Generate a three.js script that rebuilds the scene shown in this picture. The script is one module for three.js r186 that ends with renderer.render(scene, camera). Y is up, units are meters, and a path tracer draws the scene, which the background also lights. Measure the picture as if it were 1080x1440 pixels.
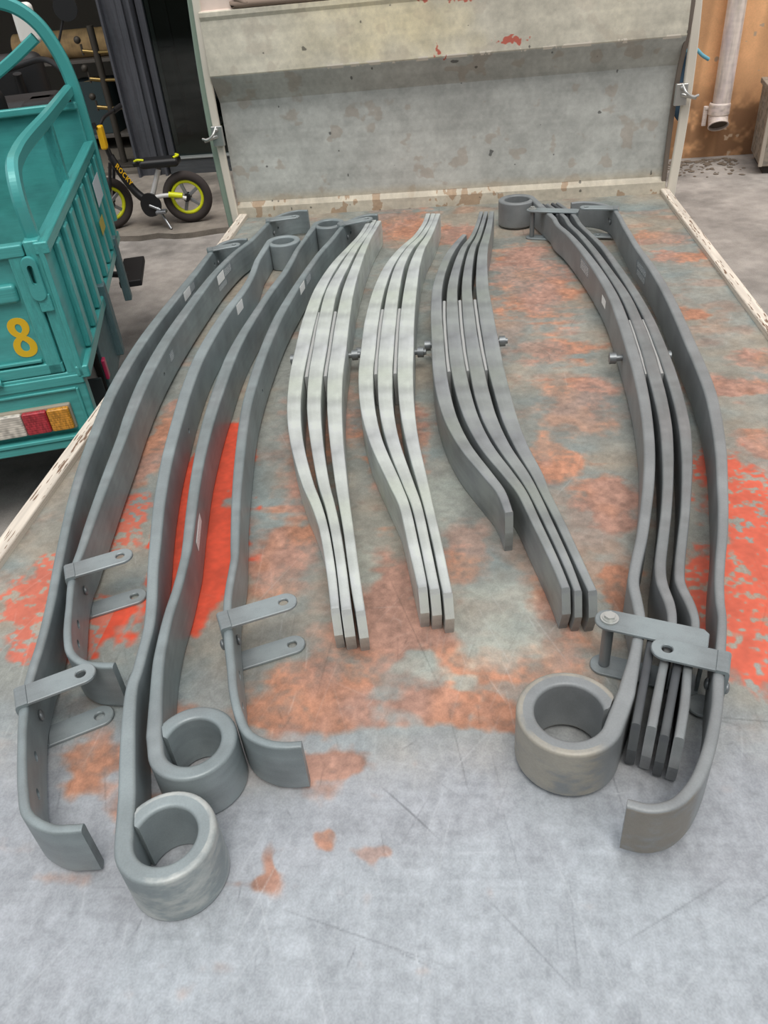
import * as THREE from 'three';
import { mergeGeometries } from 'three/addons/utils/BufferGeometryUtils.js';
import { RoundedBoxGeometry } from 'three/addons/geometries/RoundedBoxGeometry.js';
import { TextGeometry } from 'three/addons/geometries/TextGeometry.js';
import { FontLoader } from 'three/addons/loaders/FontLoader.js';
import { Brush, Evaluator, SUBTRACTION } from 'three-bvh-csg';

// ---------------------------------------------------------------- camera, sky, exposure
const scene = new THREE.Scene();
const camera = new THREE.PerspectiveCamera(65.84, 1080 / 1440, 0.02, 200);
camera.position.set(0, 0.952, 0);
camera.up.set(0.01822, 0.80092, -0.5985);
camera.lookAt(-0.10712, 0.952 - 0.59359, -0.79761);
camera.updateMatrixWorld();

const renderer = new THREE.WebGLRenderer({ antialias: true });
renderer.toneMapping = THREE.LinearToneMapping;
renderer.toneMappingExposure = 1.06;
renderer.shadowMap.enabled = true;

// a bright overcast sky, a little brighter overhead
{
  const w = 64, h = 64, d = new Float32Array(w * h * 4);
  for (let j = 0; j < h; j++) {
    const s = Math.max(0, Math.sin(((j + 0.5) / h - 0.5) * Math.PI));
    const L = 0.46 + 0.78 * s;
    for (let i = 0; i < w; i++) { const k = (j * w + i) * 4; d[k] = L * 0.975; d[k + 1] = L; d[k + 2] = L * 1.04; d[k + 3] = 1; }
  }
  const t = new THREE.DataTexture(d, w, h, THREE.RGBAFormat, THREE.FloatType);
  t.mapping = THREE.EquirectangularReflectionMapping; t.magFilter = THREE.LinearFilter; t.minFilter = THREE.LinearFilter; t.needsUpdate = true;
  scene.background = t; scene.environment = t;
}
// the veiled sun: a weak, very soft direct light through the cloud
const sun = new THREE.DirectionalLight(0xfff8f0, 1.75);
sun.position.set(0.9, 7.0, 1.3); sun.target.position.set(0, 0, -1.8); sun.castShadow = true;
sun.shadow.radius = 55; sun.shadow.mapSize.set(2048, 2048);
Object.assign(sun.shadow.camera, { left: -4, right: 4, top: 6, bottom: -6, near: 0.1, far: 20 });
scene.add(sun, sun.target);

// ---------------------------------------------------------------- helpers
let seed = 7;
const rnd = () => { seed = (seed * 1664525 + 1013904223) >>> 0; return seed / 4294967296; };
const names = new Map();
function numbered(n) { const k = names.get(n) ?? 0; names.set(n, k + 1); return k ? n + '_' + String(k).padStart(3, '0') : n; }
function mesh(name, geo, mat, parent = scene, pos) {
  const m = new THREE.Mesh(geo, mat); m.name = parent === scene ? numbered(name) : name;
  if (pos) m.position.set(...pos);
  m.castShadow = m.receiveShadow = true; parent.add(m); return m;
}
function tag(o, label, category, group) { Object.assign(o.userData, { label, category }); if (group) o.userData.group = group; return o; }
function thing(name, label, category, pos = [0, 0, 0], turn = 0, group) {
  const g = new THREE.Group(); g.name = numbered(name); g.position.set(...pos); g.rotation.y = turn; scene.add(g);
  return tag(g, label, category, group);
}
function struct(name, geo, mat, pos) { const m = mesh(name, geo, mat, scene, pos); m.userData.kind = 'structure'; return m; }
const box = (w, h, d, x = 0, y = 0, z = 0) => { const g = new THREE.BoxGeometry(w, h, d); g.translate(x, y, z); return g; };
const rbox = (w, h, d, r, x = 0, y = 0, z = 0, s = 2) => { const g = new RoundedBoxGeometry(w, h, d, s, r); g.translate(x, y, z); return g; };
const cyl = (r, h, n = 20, r2 = r) => new THREE.CylinderGeometry(r2, r, h, n);
function bar(a, b, r, n = 10) {   // round bar from a to b
  const A = new THREE.Vector3(...a), B = new THREE.Vector3(...b), d = B.clone().sub(A), g = new THREE.CylinderGeometry(r, r, d.length(), n);
  g.applyQuaternion(new THREE.Quaternion().setFromUnitVectors(new THREE.Vector3(0, 1, 0), d.clone().normalize()));
  g.translate(...A.add(B).multiplyScalar(0.5).toArray()); return g;
}
function tube(pts, r, seg = 40, rad = 10, closed = false) { return new THREE.TubeGeometry(new THREE.CatmullRomCurve3(pts.map((p) => new THREE.Vector3(...p)), closed, 'centripetal'), seg, r, rad, closed); }
function sq(pts, w, h, r = 0.006, up = [0, 1, 0]) {   // square tube swept along a polyline with softened bends
  const c = new THREE.CatmullRomCurve3(pts.map((p) => new THREE.Vector3(...p)), false, 'centripetal'), N = pts.length * 8, P = c.getPoints(N), pos = [], idx = [], U = new THREE.Vector3(...up);
  const prof = [[-w / 2 + r, -h / 2], [w / 2 - r, -h / 2], [w / 2, -h / 2 + r], [w / 2, h / 2 - r], [w / 2 - r, h / 2], [-w / 2 + r, h / 2], [-w / 2, h / 2 - r], [-w / 2, -h / 2 + r]];
  P.forEach((p, i) => {
    const t = (P[Math.min(i + 1, N)].clone().sub(P[Math.max(i - 1, 0)])).normalize(), s = new THREE.Vector3().crossVectors(U, t).normalize(), n = new THREE.Vector3().crossVectors(t, s).normalize();
    for (const [a, b] of prof) pos.push(p.x + s.x * a + n.x * b, p.y + s.y * a + n.y * b, p.z + s.z * a + n.z * b);
  });
  for (let i = 0; i < N; i++) for (let j = 0; j < 8; j++) { const a = i * 8 + j, b = i * 8 + (j + 1) % 8; idx.push(a, b, a + 8, b, b + 8, a + 8); }
  for (let j = 1; j < 7; j++) { idx.push(0, j + 1, j); idx.push(N * 8, N * 8 + j, N * 8 + j + 1); }
  let g = new THREE.BufferGeometry(); g.setAttribute('position', new THREE.Float32BufferAttribute(pos, 3)); g.setIndex(idx); g = g.toNonIndexed(); g.computeVertexNormals();
  g.setAttribute('uv', new THREE.Float32BufferAttribute(new Float32Array(g.attributes.position.count * 2), 2)); return g;
}
const join = (...gs) => mergeGeometries(gs.flat().map((g) => { g = g.index ? g.toNonIndexed() : g; for (const k of Object.keys(g.attributes)) if (!['position', 'normal', 'uv'].includes(k)) g.deleteAttribute(k); g.morphAttributes = {}; return g; }));
function plate(shape, t, bevel = 0.0012) {   // a flat plate lying in x-z, its shape drawn in (x, -z), from y = 0 up to t
  const g = new THREE.ExtrudeGeometry(shape, { depth: t - 2 * bevel, bevelEnabled: bevel > 0, bevelThickness: bevel, bevelSize: bevel, bevelOffset: -bevel, bevelSegments: 1, curveSegments: 14 });
  g.translate(0, 0, bevel); g.rotateX(-Math.PI / 2); return g;
}

// noise
const H3 = (x, y, s) => { let h = (x * 374761393 + y * 668265263 + s * 1274126177) | 0; h = Math.imul(h ^ (h >>> 13), 1274126177); return ((h ^ (h >>> 16)) >>> 0) / 4294967296; };
function vn(x, y, s, px = 0, py = 0) {
  const i = Math.floor(x), j = Math.floor(y), f = x - i, g = y - j, u = f * f * (3 - 2 * f), v = g * g * (3 - 2 * g), m = (a, p) => (p ? ((a % p) + p) % p : a);
  const a = H3(m(i, px), m(j, py), s), b = H3(m(i + 1, px), m(j, py), s), c = H3(m(i, px), m(j + 1, py), s), d = H3(m(i + 1, px), m(j + 1, py), s);
  return a + (b - a) * u + (c - a) * v + (a - b - c + d) * u * v;
}
function fbm(x, y, s, o = 4, px = 0, py = 0) { let v = 0, a = 0.5, t = 0; for (let k = 0; k < o; k++) { v += a * vn(x, y, s + k, px, py); t += a; a *= 0.5; x *= 2; y *= 2; px *= 2; py *= 2; } return v / t; }
const S = (a, b, x) => { const t = Math.min(1, Math.max(0, (x - a) / (b - a))); return t * t * (3 - 2 * t); };
function dataTex(w, h, f, srgb = true, repeat = true) {
  const d = new Uint8Array(w * h * 4), c = [0, 0, 0];
  for (let j = 0; j < h; j++) for (let i = 0; i < w; i++) { f((i + 0.5) / w, (j + 0.5) / h, c, i, j); const k = (j * w + i) * 4; for (let q = 0; q < 3; q++) d[k + q] = Math.max(0, Math.min(255, c[q])); d[k + 3] = 255; }
  const t = new THREE.DataTexture(d, w, h, THREE.RGBAFormat); t.colorSpace = srgb ? THREE.SRGBColorSpace : THREE.NoColorSpace;
  t.magFilter = THREE.LinearFilter; t.minFilter = THREE.LinearMipmapLinearFilter; t.generateMipmaps = true; t.wrapS = t.wrapT = repeat ? THREE.RepeatWrapping : THREE.ClampToEdgeWrapping; t.needsUpdate = true; return t;
}
// mottled paint: near-white multiplier with fine grain, smudges and a few scuffs (1 tile = 0.5 m)
function mottle(s, amp, tint = [1, 1, 1], grain = 0.05) {
  const t = dataTex(512, 512, (u, v, c) => {
    const a = fbm(u * 8, v * 8, s, 4, 8, 8) - 0.5, b = fbm(u * 4, v * 64, s + 20, 2, 4, 64) - 0.5, g = H3((u * 512) | 0, (v * 512) | 0, s) - 0.5, q = fbm(u * 5, v * 5, s + 40, 3, 5, 5) - 0.5;
    const L = 238 * (1 + amp * a + amp * 0.25 * b + grain * g);
    for (let k = 0; k < 3; k++) c[k] = L * (1 + (tint[k] - 1) * 1.2 * q);
  });
  t.repeat.set(2, 2); return t;
}
const texSteel = mottle(3, 0.34, [1, 1.05, 1.05]), texPale = mottle(11, 0.36, [1.02, 1.04, 0.96]), texTeal = mottle(31, 0.2, [0.95, 1.02, 1.0]);
const M = (color, roughness = 0.6, metalness = 0, o = {}) => new THREE.MeshStandardMaterial({ color, roughness, metalness, ...o });
const font = await new FontLoader().loadAsync('fonts/droid/droid_sans_bold.typeface.json');
const csg = new Evaluator(); csg.useGroups = false; csg.attributes = ['position', 'normal', 'uv'];

// ---------------------------------------------------------------- ground and the buildings behind
const GY = -0.6;   // street level; the truck bed is y = 0
const texConcrete = dataTex(1024, 1024, (u, v, c, i, j) => {
  const a = fbm(u * 10, v * 10, 51, 5, 10, 10), b = fbm(u * 60, v * 60, 57, 2, 60, 60), g = H3(i, j, 5);
  const st = S(0.55, 0.72, fbm(u * 6, v * 6, 63, 4, 6, 6)), L = 150 + 60 * (a - 0.5) + 26 * (b - 0.5) + 16 * (g - 0.5) - 26 * st;
  c[0] = L * 1.03; c[1] = L; c[2] = L * 0.965;
});
texConcrete.repeat.set(1 / 3, 1 / 3);
function flat(x0, x1, z0, z1, y, t) {   // slab with uv in metres
  const g = box(x1 - x0, t, z1 - z0, (x0 + x1) / 2, y - t / 2, (z0 + z1) / 2), p = g.attributes.position, uv = g.attributes.uv;
  for (let i = 0; i < p.count; i++) uv.setXY(i, p.getX(i), p.getZ(i)); return g;
}
struct('ground', flat(-14, 14, -16, 9, GY, 0.1), M(0xffffff, 0.92, 0, { map: texConcrete, bumpMap: texConcrete, bumpScale: 0.004 }));
{ // lighter concrete apron before the shop, its broken edge facing the street
  const sh = new THREE.Shape(), edge = [[-5.2, 5.33], [-3.2, 5.25], [-2.6, 5.19], [-2.28, 5.17], [-2.14, 5.15], [-2.02, 5.19], [-1.9, 5.15], [-1.78, 5.16], [-1.62, 5.22], [-1.4, 5.24], [-0.9, 5.2], [0.4, 5.26]];
  sh.moveTo(-5.2, 6.9); for (const [x, d] of edge) sh.lineTo(x, d); sh.lineTo(0.4, 6.9);
  const g = new THREE.ExtrudeGeometry(sh, { depth: 0.035, bevelEnabled: false }); g.rotateX(-Math.PI / 2);
  struct('pavement', g, M(0xd9d4cc, 0.9, 0, { map: texConcrete }), [0, GY, 0]);
}

// orange rendered wall on the right, with grime and chips
const texOrange = dataTex(1024, 512, (u, v, c, i, j) => {
  const y = v * 2.6, x = u * 6, a = fbm(x * 2.2, y * 2.2, 71, 5), b = fbm(x * 14, y * 14, 75, 3), g = H3(i, j, 8) - 0.5;
  const dirt = S(0.62, 0.3, y + 0.5 * (a - 0.5)) * S(0.25, 0.6, b + 0.25 * (0.5 - y)), drip = S(0.62, 0.8, vn(x * 9, y * 0.7, 78)) * 0.25;
  let k = 1 + 0.16 * (a - 0.5) + 0.1 * (b - 0.5) + 0.05 * g;
  const chip = fbm(x * 11, y * 11, 81, 3) > 0.83 ? 1 : 0;
  c[0] = 240 * k; c[1] = 186 * k; c[2] = 136 * k;
  const m = Math.min(1, 0.6 * dirt + drip); c[0] += (120 - c[0]) * m; c[1] += (88 - c[1]) * m; c[2] += (62 - c[2]) * m;
  if (chip) { c[0] = 190; c[1] = 165; c[2] = 140; }
}, true, false);
{ const g = box(6, 2.6, 0.2); struct('wall_right', g, M(0xffffff, 0.8, 0, { map: texOrange }), [3.3, GY + 1.3, -6.5]); struct('wall_upper', box(14, 3, 0.3, -0.2, GY + 4.5, -6.95), M(0xc08a5c, 0.9)); }
// unseen wall and awning added behind the photographer: keep low sky off the load
struct('wall_unseen', box(22, 4.6, 0.3, 0, GY + 2.3, 5.2), M(0x8f8a83, 0.9, 0, { map: texConcrete }));
struct('unseen_trim_2', box(22, 0.25, 0.7, 0, GY + 3.1, 4.75), M(0x4d4a46, 0.85));

// shop front on the left: dark steel columns, glazing, sill, room behind
const darkSteel = M(0x565960, 0.45, 0.3, { map: texSteel }), sillMat = M(0x4b4f52, 0.55, 0.1, { map: texSteel });
const FZ = -6.85;
{
  const shell = M(0x7a766e, 0.9), floorIn = M(0x6c665c, 0.8);
  struct('floor_shop', flat(-7.5, 0.4, -10.6, FZ - 0.1, GY + 0.05, 0.05), floorIn);
  struct('wall_back', box(7.9, 2.9, 0.12, -3.55, GY + 1.45, -10.6), shell);
  struct('wall_left', box(0.12, 2.9, 3.8, -7.5, GY + 1.45, -8.7), shell);
  struct('wall_inner', box(0.12, 2.9, 3.8, 0.34, GY + 1.45, -8.7), shell);
  struct('ceiling', box(7.9, 0.12, 3.9, -3.55, GY + 2.96, -8.7), shell);
  struct('trim_1', box(7.9, 0.3, 0.16, -3.55, GY + 2.75, FZ), sillMat);
  // steel column: a rolled H section with a folded cover
  const col = struct('column_steel', join(rbox(0.02, 2.65, 0.2, 0.004, -0.115, 1.325, 0), rbox(0.02, 2.65, 0.2, 0.004, 0.115, 1.325, 0), rbox(0.24, 2.65, 0.02, 0.004, 0, 1.325, 0.03), rbox(0.05, 2.65, 0.03, 0.006, 0.03, 1.325, 0.05)), darkSteel, [-2.55, GY, FZ]);
  col.userData.label = 'dark grey steel column of the shop front';
  const glass = new THREE.MeshPhysicalMaterial({ color: 0x9fb3b2, roughness: 0.04, transmission: 1, thickness: 0, ior: 1.5 });
  const w1 = struct('window_1', box(1.6, 2.3, 0.012, 0, 1.3, 0), glass, [-1.6, GY, FZ]);
  mesh('window_frame', join(box(0.05, 2.5, 0.06, -0.78, 1.35, 0), box(0.05, 2.5, 0.06, 0.78, 1.35, 0)), darkSteel, w1);
  mesh('window_sill', join(rbox(1.62, 0.13, 0.12, 0.008, 0, 0.085, 0.01)), sillMat, w1);
  mesh('sill_edge', rbox(1.62, 0.012, 0.13, 0.003, 0, 0.156, 0.015), M(0x8d9290, 0.4, 0.4), w1);
  const w2 = struct('window_2', box(1.7, 2.3, 0.012, 0, 1.3, 0), glass, [0, GY, FZ]); w2.position.x = 0.1 - 0.05; w2.scale.x = 0.4;
}

// inside the shop
{
  const r = thing('rolled_mat', 'thick tan rolled mat lying on a shelf inside the shop', 'roll', [-3.45, 0.2, -8.05]);
  mesh('roll', join((() => { const g = cyl(0.115, 1.15, 28); g.rotateZ(Math.PI / 2); g.translate(0, 0.115, 0); return g; })()), M(0xc9a876, 0.8, 0, { map: texPale }), r);
  const spiral = []; for (let k = 0; k <= 60; k++) { const a = k * 0.42, q = 0.012 + 0.1 * k / 60; spiral.push([0.577, 0.115 + q * Math.sin(a), q * Math.cos(a)]); }
  mesh('rolled_end', tube(spiral, 0.004, 160, 5), M(0x8d7048, 0.9), r);
  const sh = thing('shop_shelf', 'grey steel shelving unit standing inside the shop', 'shelf', [-3.6, GY + 0.05, -8.1]);
  const sm = M(0x6b6660, 0.6, 0.2);
  for (const y of [0.12, 0.74, 1.25, 1.6]) mesh('shelf_board', rbox(1.9, 0.03, 0.5, 0.005, 0, y, 0), sm, sh);
  for (const x of [-0.93, 0.93]) for (const z of [-0.23, 0.23]) mesh('upright', box(0.035, 1.75, 0.035, x, 0.875, z), sm, sh);
  const bm = [M(0x45413d, 0.8), M(0x6d5a48, 0.85), M(0x3a4a4d, 0.8), M(0x57524a, 0.8)];
  const spots = [[-4.2, 0.135, 0.34, 0.4], [-3.8, 0.135, 0.3, 0.3], [-3.4, 0.135, 0.36, 0.44], [-2.98, 0.135, 0.3, 0.36], [-4.1, 1.265, 0.4, 0.26], [-3.6, 1.265, 0.45, 0.2], [-3.08, 1.265, 0.36, 0.24]];
  spots.forEach(([x, y, w, h], k) => {
    const b = thing('storage_box', ['dark grey carton on the lower board of the shop shelf', 'brown carton on the lower board of the shop shelf', 'slate coloured carton beneath the tan rolled mat', 'taupe carton on the lower board beside the shelf upright', 'wide dark carton on the upper board of the shop shelf', 'brown flat carton on the upper board of the shop shelf', 'slate coloured carton on the upper board of the shop shelf'][k], 'box', [x, GY + 0.05 + y, -8.08], 0, 'cartons on the shop shelf');
    mesh('carton', rbox(w, h, 0.34, 0.006, 0, h / 2, 0), bm[k % 4], b);
    mesh('flap_tape', box(w * 0.16, 0.002, 0.342, 0, h + 0.001, 0), M(0x9a8a6a, 0.5), b);
  });
  // brassy valves on a stand pipe by the column
  const v = thing('valve_stand', 'stand pipe with brass taps beside the steel column', 'taps', [-2.95, GY + 0.05, -7.2]);
  const brass = M(0x8f7a4c, 0.35, 0.8), iron = M(0x4a4640, 0.6, 0.5);
  mesh('stand_pipe', join(bar([0, 0, 0], [0, 1.05, 0], 0.028), bar([0.14, 0, 0.02], [0.14, 0.95, 0.02], 0.02)), iron, v);
  for (const y of [0.45, 0.66, 0.86]) { const t = mesh('tap', join(bar([0, y, 0], [0.2, y, 0.05], 0.013), bar([-0.1, y + 0.02, 0.03], [0, y, 0], 0.016)), brass, v); mesh('tap_handle', join(bar([-0.1, y - 0.01, 0.03], [-0.1, y + 0.07, 0.03], 0.009), (() => { const s = new THREE.SphereGeometry(0.028, 12, 8); s.translate(-0.12, y + 0.1, 0.03); return s; })()), iron, t); }
  mesh('foot_plate', rbox(0.34, 0.02, 0.26, 0.004, 0.06, 0.01, 0), iron, v);
  // racking seen dimly through the glass
  const rk = thing('glass_side_rack', 'dark metal rack seen dimly behind the shop glass', 'rack', [-1.7, GY + 0.05, -7.6]);
  const rm = M(0x2f3a3c, 0.6, 0.2);
  for (const x of [-0.45, 0.45]) mesh('upright', box(0.04, 1.7, 0.3, x, 0.85, 0), rm, rk);
  for (const y of [0.2, 0.6, 1.0, 1.4]) mesh('shelf_board', box(0.9, 0.03, 0.3, 0, y, 0), rm, rk);
}

// white downpipe, weathered box, blue cloth and litter by the orange wall
{
  const pvc = M(0xe9dcd2, 0.5, 0, { map: texPale });
  const p = thing('downpipe', 'white plastic downpipe with flared outlet on the orange wall', 'pipe', [1.8, GY, -6.31]);
  mesh('pipe', (() => { const g = cyl(0.06, 2.2, 24); g.translate(0.008, 1.42, 0); return g; })(), pvc, p);
  mesh('socket', new THREE.LatheGeometry([[0.058, 0.3], [0.069, 0.3], [0.072, 0.305], [0.072, 0.365], [0.068, 0.375], [0.06, 0.378]].map(([a, b]) => new THREE.Vector2(a, b)), 24), pvc, p);
  { // outlet shoe turned towards the street
    const c = new THREE.CatmullRomCurve3([[0, 0.32, 0], [0, 0.29, 0.003], [0, 0.262, 0.014], [0, 0.234, 0.036]].map((a) => new THREE.Vector3(...a)));
    mesh('outlet', join(new THREE.TubeGeometry(c, 12, 0.066, 22), (() => { const g = new THREE.TorusGeometry(0.066, 0.005, 8, 22); g.rotateX(0.9); g.translate(0, 0.234, 0.036); return g; })()), pvc, p);
    mesh('outlet_shade_disc', (() => { const g = new THREE.CircleGeometry(0.064, 22); g.rotateX(0.9); g.translate(0, 0.246, 0.027); return g; })(), M(0x5d5349, 0.9), p);  // dark disc: the shade inside the outlet put in as colour
  }
  mesh('wall_bracket', join(rbox(0.03, 0.13, 0.02, 0.005, -0.085, 0.29, -0.03), rbox(0.05, 0.02, 0.03, 0.004, -0.065, 0.34, -0.03)), pvc, p);
  const bx = thing('weathered_box', 'weathered grey metal box standing by the orange wall', 'box', [2.33, GY, -6.02], -0.16);
  const wm = M(0x9a9184, 0.75, 0.1, { map: mottle(91, 0.7, [1.08, 1, 0.9]) });
  mesh('box_body', rbox(0.62, 0.44, 0.46, 0.008, 0, 0.27, 0), wm, bx);
  mesh('box_lid', rbox(0.65, 0.035, 0.49, 0.006, 0, 0.5, 0), wm, bx);
  mesh('box_plinth', rbox(0.56, 0.05, 0.4, 0.004, 0, 0.025, 0), M(0x3b3733, 0.9), bx);
  mesh('corner_strip', rbox(0.025, 0.44, 0.025, 0.004, -0.305, 0.27, 0.225), M(0xb7ad9f, 0.6, 0.2), bx);
  const cl = thing('blue_cloth', 'blue cloth hanging in front of the orange wall', 'cloth', [1.5, GY, -6.2]);
  const pts = []; for (let k = 0; k <= 14; k++) pts.push([0.028 + 0.03 * Math.sin(k * 0.5) * (k / 14), 0.36 + 0.36 * k / 14]);
  mesh('cloth', (() => { const g = new THREE.LatheGeometry([[0.004, 0.3], ...pts.map(([a, b]) => [a + 0.02, b]), [0.01, 0.74]].map(([a, b]) => new THREE.Vector2(a, b)), 18); const p0 = g.attributes.position; for (let i = 0; i < p0.count; i++) { const a = Math.atan2(p0.getZ(i), p0.getX(i)), q = 1 + 0.25 * Math.sin(a * 5 + p0.getY(i) * 6); p0.setX(i, p0.getX(i) * q); p0.setZ(i, p0.getZ(i) * q * 0.6); } g.computeVertexNormals(); return g; })(), M(0x2a4152, 0.9), cl);
  mesh('cloth_tie', tube([[-0.02, 0.72, 0.02], [0.03, 0.745, 0.05], [0.09, 0.7, 0.05], [0.14, 0.67, 0.03]], 0.012, 16, 7), M(0x6fb0c4, 0.8), cl);
  mesh('cloth_hook', bar([0, 0.73, 0.02], [0, 0.76, -0.2], 0.008), M(0x777777, 0.5, 0.6), cl);
  const lm = [M(0x6b6054, 0.9), M(0x8d867b, 0.9), M(0x4c443d, 0.9), M(0xa89f94, 0.9)], lg = [];
  for (let k = 0; k < 240; k++) { const s = 0.005 + 0.018 * rnd() * rnd(), g = new THREE.IcosahedronGeometry(s, 0); g.scale(1 + rnd(), 0.35, 1 + rnd()); g.rotateY(rnd() * 6); g.translate(1.3 + 0.65 * rnd(), s * 0.2, -6.32 + 0.55 * rnd() * rnd()); lg.push(g); }
  for (let q = 0; q < 1; q++) { const m = mesh('rubble', join(lg), lm[0], scene, [0, GY, 0]); tag(m, 'loose grit and rubble along the foot of the orange wall', 'rubble'); m.userData.kind = 'stuff'; }
}

// ---------------------------------------------------------------- the truck
const BX0 = -0.918, BX1 = 0.79, BZ0 = -3.43, BZ1 = 0.35;   // bed floor extents
const blobs = [['r', -0.57, 1.37, 0.07, 0.26], ['r', -0.51, 1.12, 0.08, 0.2], ['r', -0.72, 1.25, 0.05, 0.12], ['r', -0.80, 1.05, 0.07, 0.11], ['r', -0.69, 0.96, 0.08, 0.09], ['r', -0.76, 0.92, 0.06, 0.06],
  ['r', 0.53, 1.30, 0.07, 0.17], ['r', 0.45, 0.99, 0.1, 0.17], ['r', 0.54, 1.1, 0.09, 0.16], ['o', -0.25, 0.83, 0.1, 0.06], ['o', -0.12, 0.92, 0.14, 0.1], ['o', -0.25, 0.77, 0.1, 0.05], ['o', -0.05, 0.79, 0.07, 0.05], ['o', 0.02, 0.88, 0.18, 0.05], ['o', 0.04, 0.78, 0.05, 0.04],
  ['o', 0.14, 0.99, 0.05, 0.09], ['o', -0.17, 1.06, 0.09, 0.12], ['o', -0.35, 1.13, 0.07, 0.13], ['o', -0.02, 1.18, 0.06, 0.14], ['o', 0.22, 2.01, 0.11, 0.08], ['o', 0.26, 1.69, 0.09, 0.14], ['o', 0.18, 1.45, 0.05, 0.12], ['o', 0.27, 1.31, 0.07, 0.1], ['o', 0.25, 1.04, 0.03, 0.08],
  ['o', 0.21, 2.54, 0.14, 0.33], ['o', -0.26, 3.19, 0.14, 0.22], ['o', -0.03, 3.02, 0.09, 0.15], ['o', 0.67, 2.86, 0.12, 0.07], ['o', 0.71, 2.67, 0.1, 0.05], ['o', 0.62, 1.75, 0.09, 0.06], ['o', -0.2, 0.68, 0.05, 0.03], ['o', -0.13, 0.55, 0.016, 0.014], ['o', -0.19, 0.58, 0.018, 0.012], ['o', -0.27, 0.525, 0.014, 0.026],
  ['o', -0.46, 0.72, 0.05, 0.08], ['o', -0.55, 0.67, 0.05, 0.06], ['o', -0.74, 1.58, 0.04, 0.25], ['o', -0.35, 1.6, 0.08, 0.3], ['o', -0.45, 0.58, 0.05, 0.03], ['o', 0.62, 1.5, 0.06, 0.06], ['o', 0.6, 2.2, 0.08, 0.06], ['o', 0.72, 1.9, 0.06, 0.05], ['o', -0.15, 1.5, 0.06, 0.2],
  ['g', 0.04, 0.97, 0.09, 0.11], ['g', -0.21, 1.12, 0.05, 0.09], ['g', -0.06, 1.32, 0.07, 0.12], ['g', -0.08, 0.86, 0.05, 0.03], ['g', -0.02, 0.845, 0.03, 0.02]];
const scr = [];
for (let k = 0; k < 1100; k++) { const near = rnd() < 0.6, a = (rnd() < 0.7 ? (rnd() - 0.5) * 0.9 + Math.PI / 2 : rnd() * Math.PI), x = BX0 + (BX1 - BX0) * rnd(), d = near ? 0.1 + 0.9 * rnd() : 0.2 + 3.1 * rnd(), L = 0.02 + 0.45 * rnd() * rnd() * rnd(); scr.push([x, d, Math.cos(a) * L, Math.sin(a) * L, rnd() < 0.7 ? 1 : -1, 0.2 + 0.6 * rnd() * rnd()]); }
scr.push([-0.295, 0.413, 0.068, 0.202, 1, 0.80], [-0.273, 0.410, 0.046, 0.158, 1, 0.60], [-0.129, 0.642, 0.099, -0.089, -1, 0.90], [-0.233, 0.470, 0.270, -0.077, -1, 0.45], [-0.108, 0.433, 0.098, -0.038, -1, 0.40], [0.017, 0.487, 0.116, -0.125, -1, 0.50], [-0.293, 0.357, 0.074, 0.140, 1, 0.50], [0.193, 0.371, 0.068, 0.068, 1, 0.50], [0.160, 0.443, 0.198, 0.118, -1, 0.40], [-0.169, 0.697, 0.239, -0.053, 1, 0.35], [-0.200, 0.375, 0.100, 0.192, 1, 0.35], [-0.026, 0.549, 0.072, 0.006, 1, 0.60], [0.286, 0.694, 0.074, -0.114, 1, 0.40], [0.031, 0.632, 0.041, -0.193, -1, 0.30]);   // the long ones by the eyes
const BW = 1024, BH = 2048, scrMap = new Float32Array(BW * BH);
for (const [x, d, dx, dd, s, w] of scr) { const n = Math.ceil(Math.hypot(dx, dd) / 0.0012); for (let k = 0; k <= n; k++) { const t = k / n, wob = 0.004 * w * Math.sin(t * 2.4 + x * 40), fi = (x + dx * t + wob - BX0) / (BX1 - BX0) * BW - 0.5, fj = (BZ1 + d + dd * t) / (BZ1 - BZ0) * BH - 0.5, i0 = Math.floor(fi), j0 = Math.floor(fj), am = s * w * Math.sin(Math.PI * Math.min(1, t + 0.15)); for (const [a, b] of [[0, 0], [1, 0], [0, 1], [1, 1]]) { const i = i0 + a, j = j0 + b, q = am * (1 - Math.abs(fi - i)) * (1 - Math.abs(fj - j)); if (i >= 0 && i < BW && j >= 0 && j < BH && Math.abs(scrMap[j * BW + i]) < Math.abs(q)) scrMap[j * BW + i] = q; } } }
const rough = new Float32Array(BW * BH);
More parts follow.
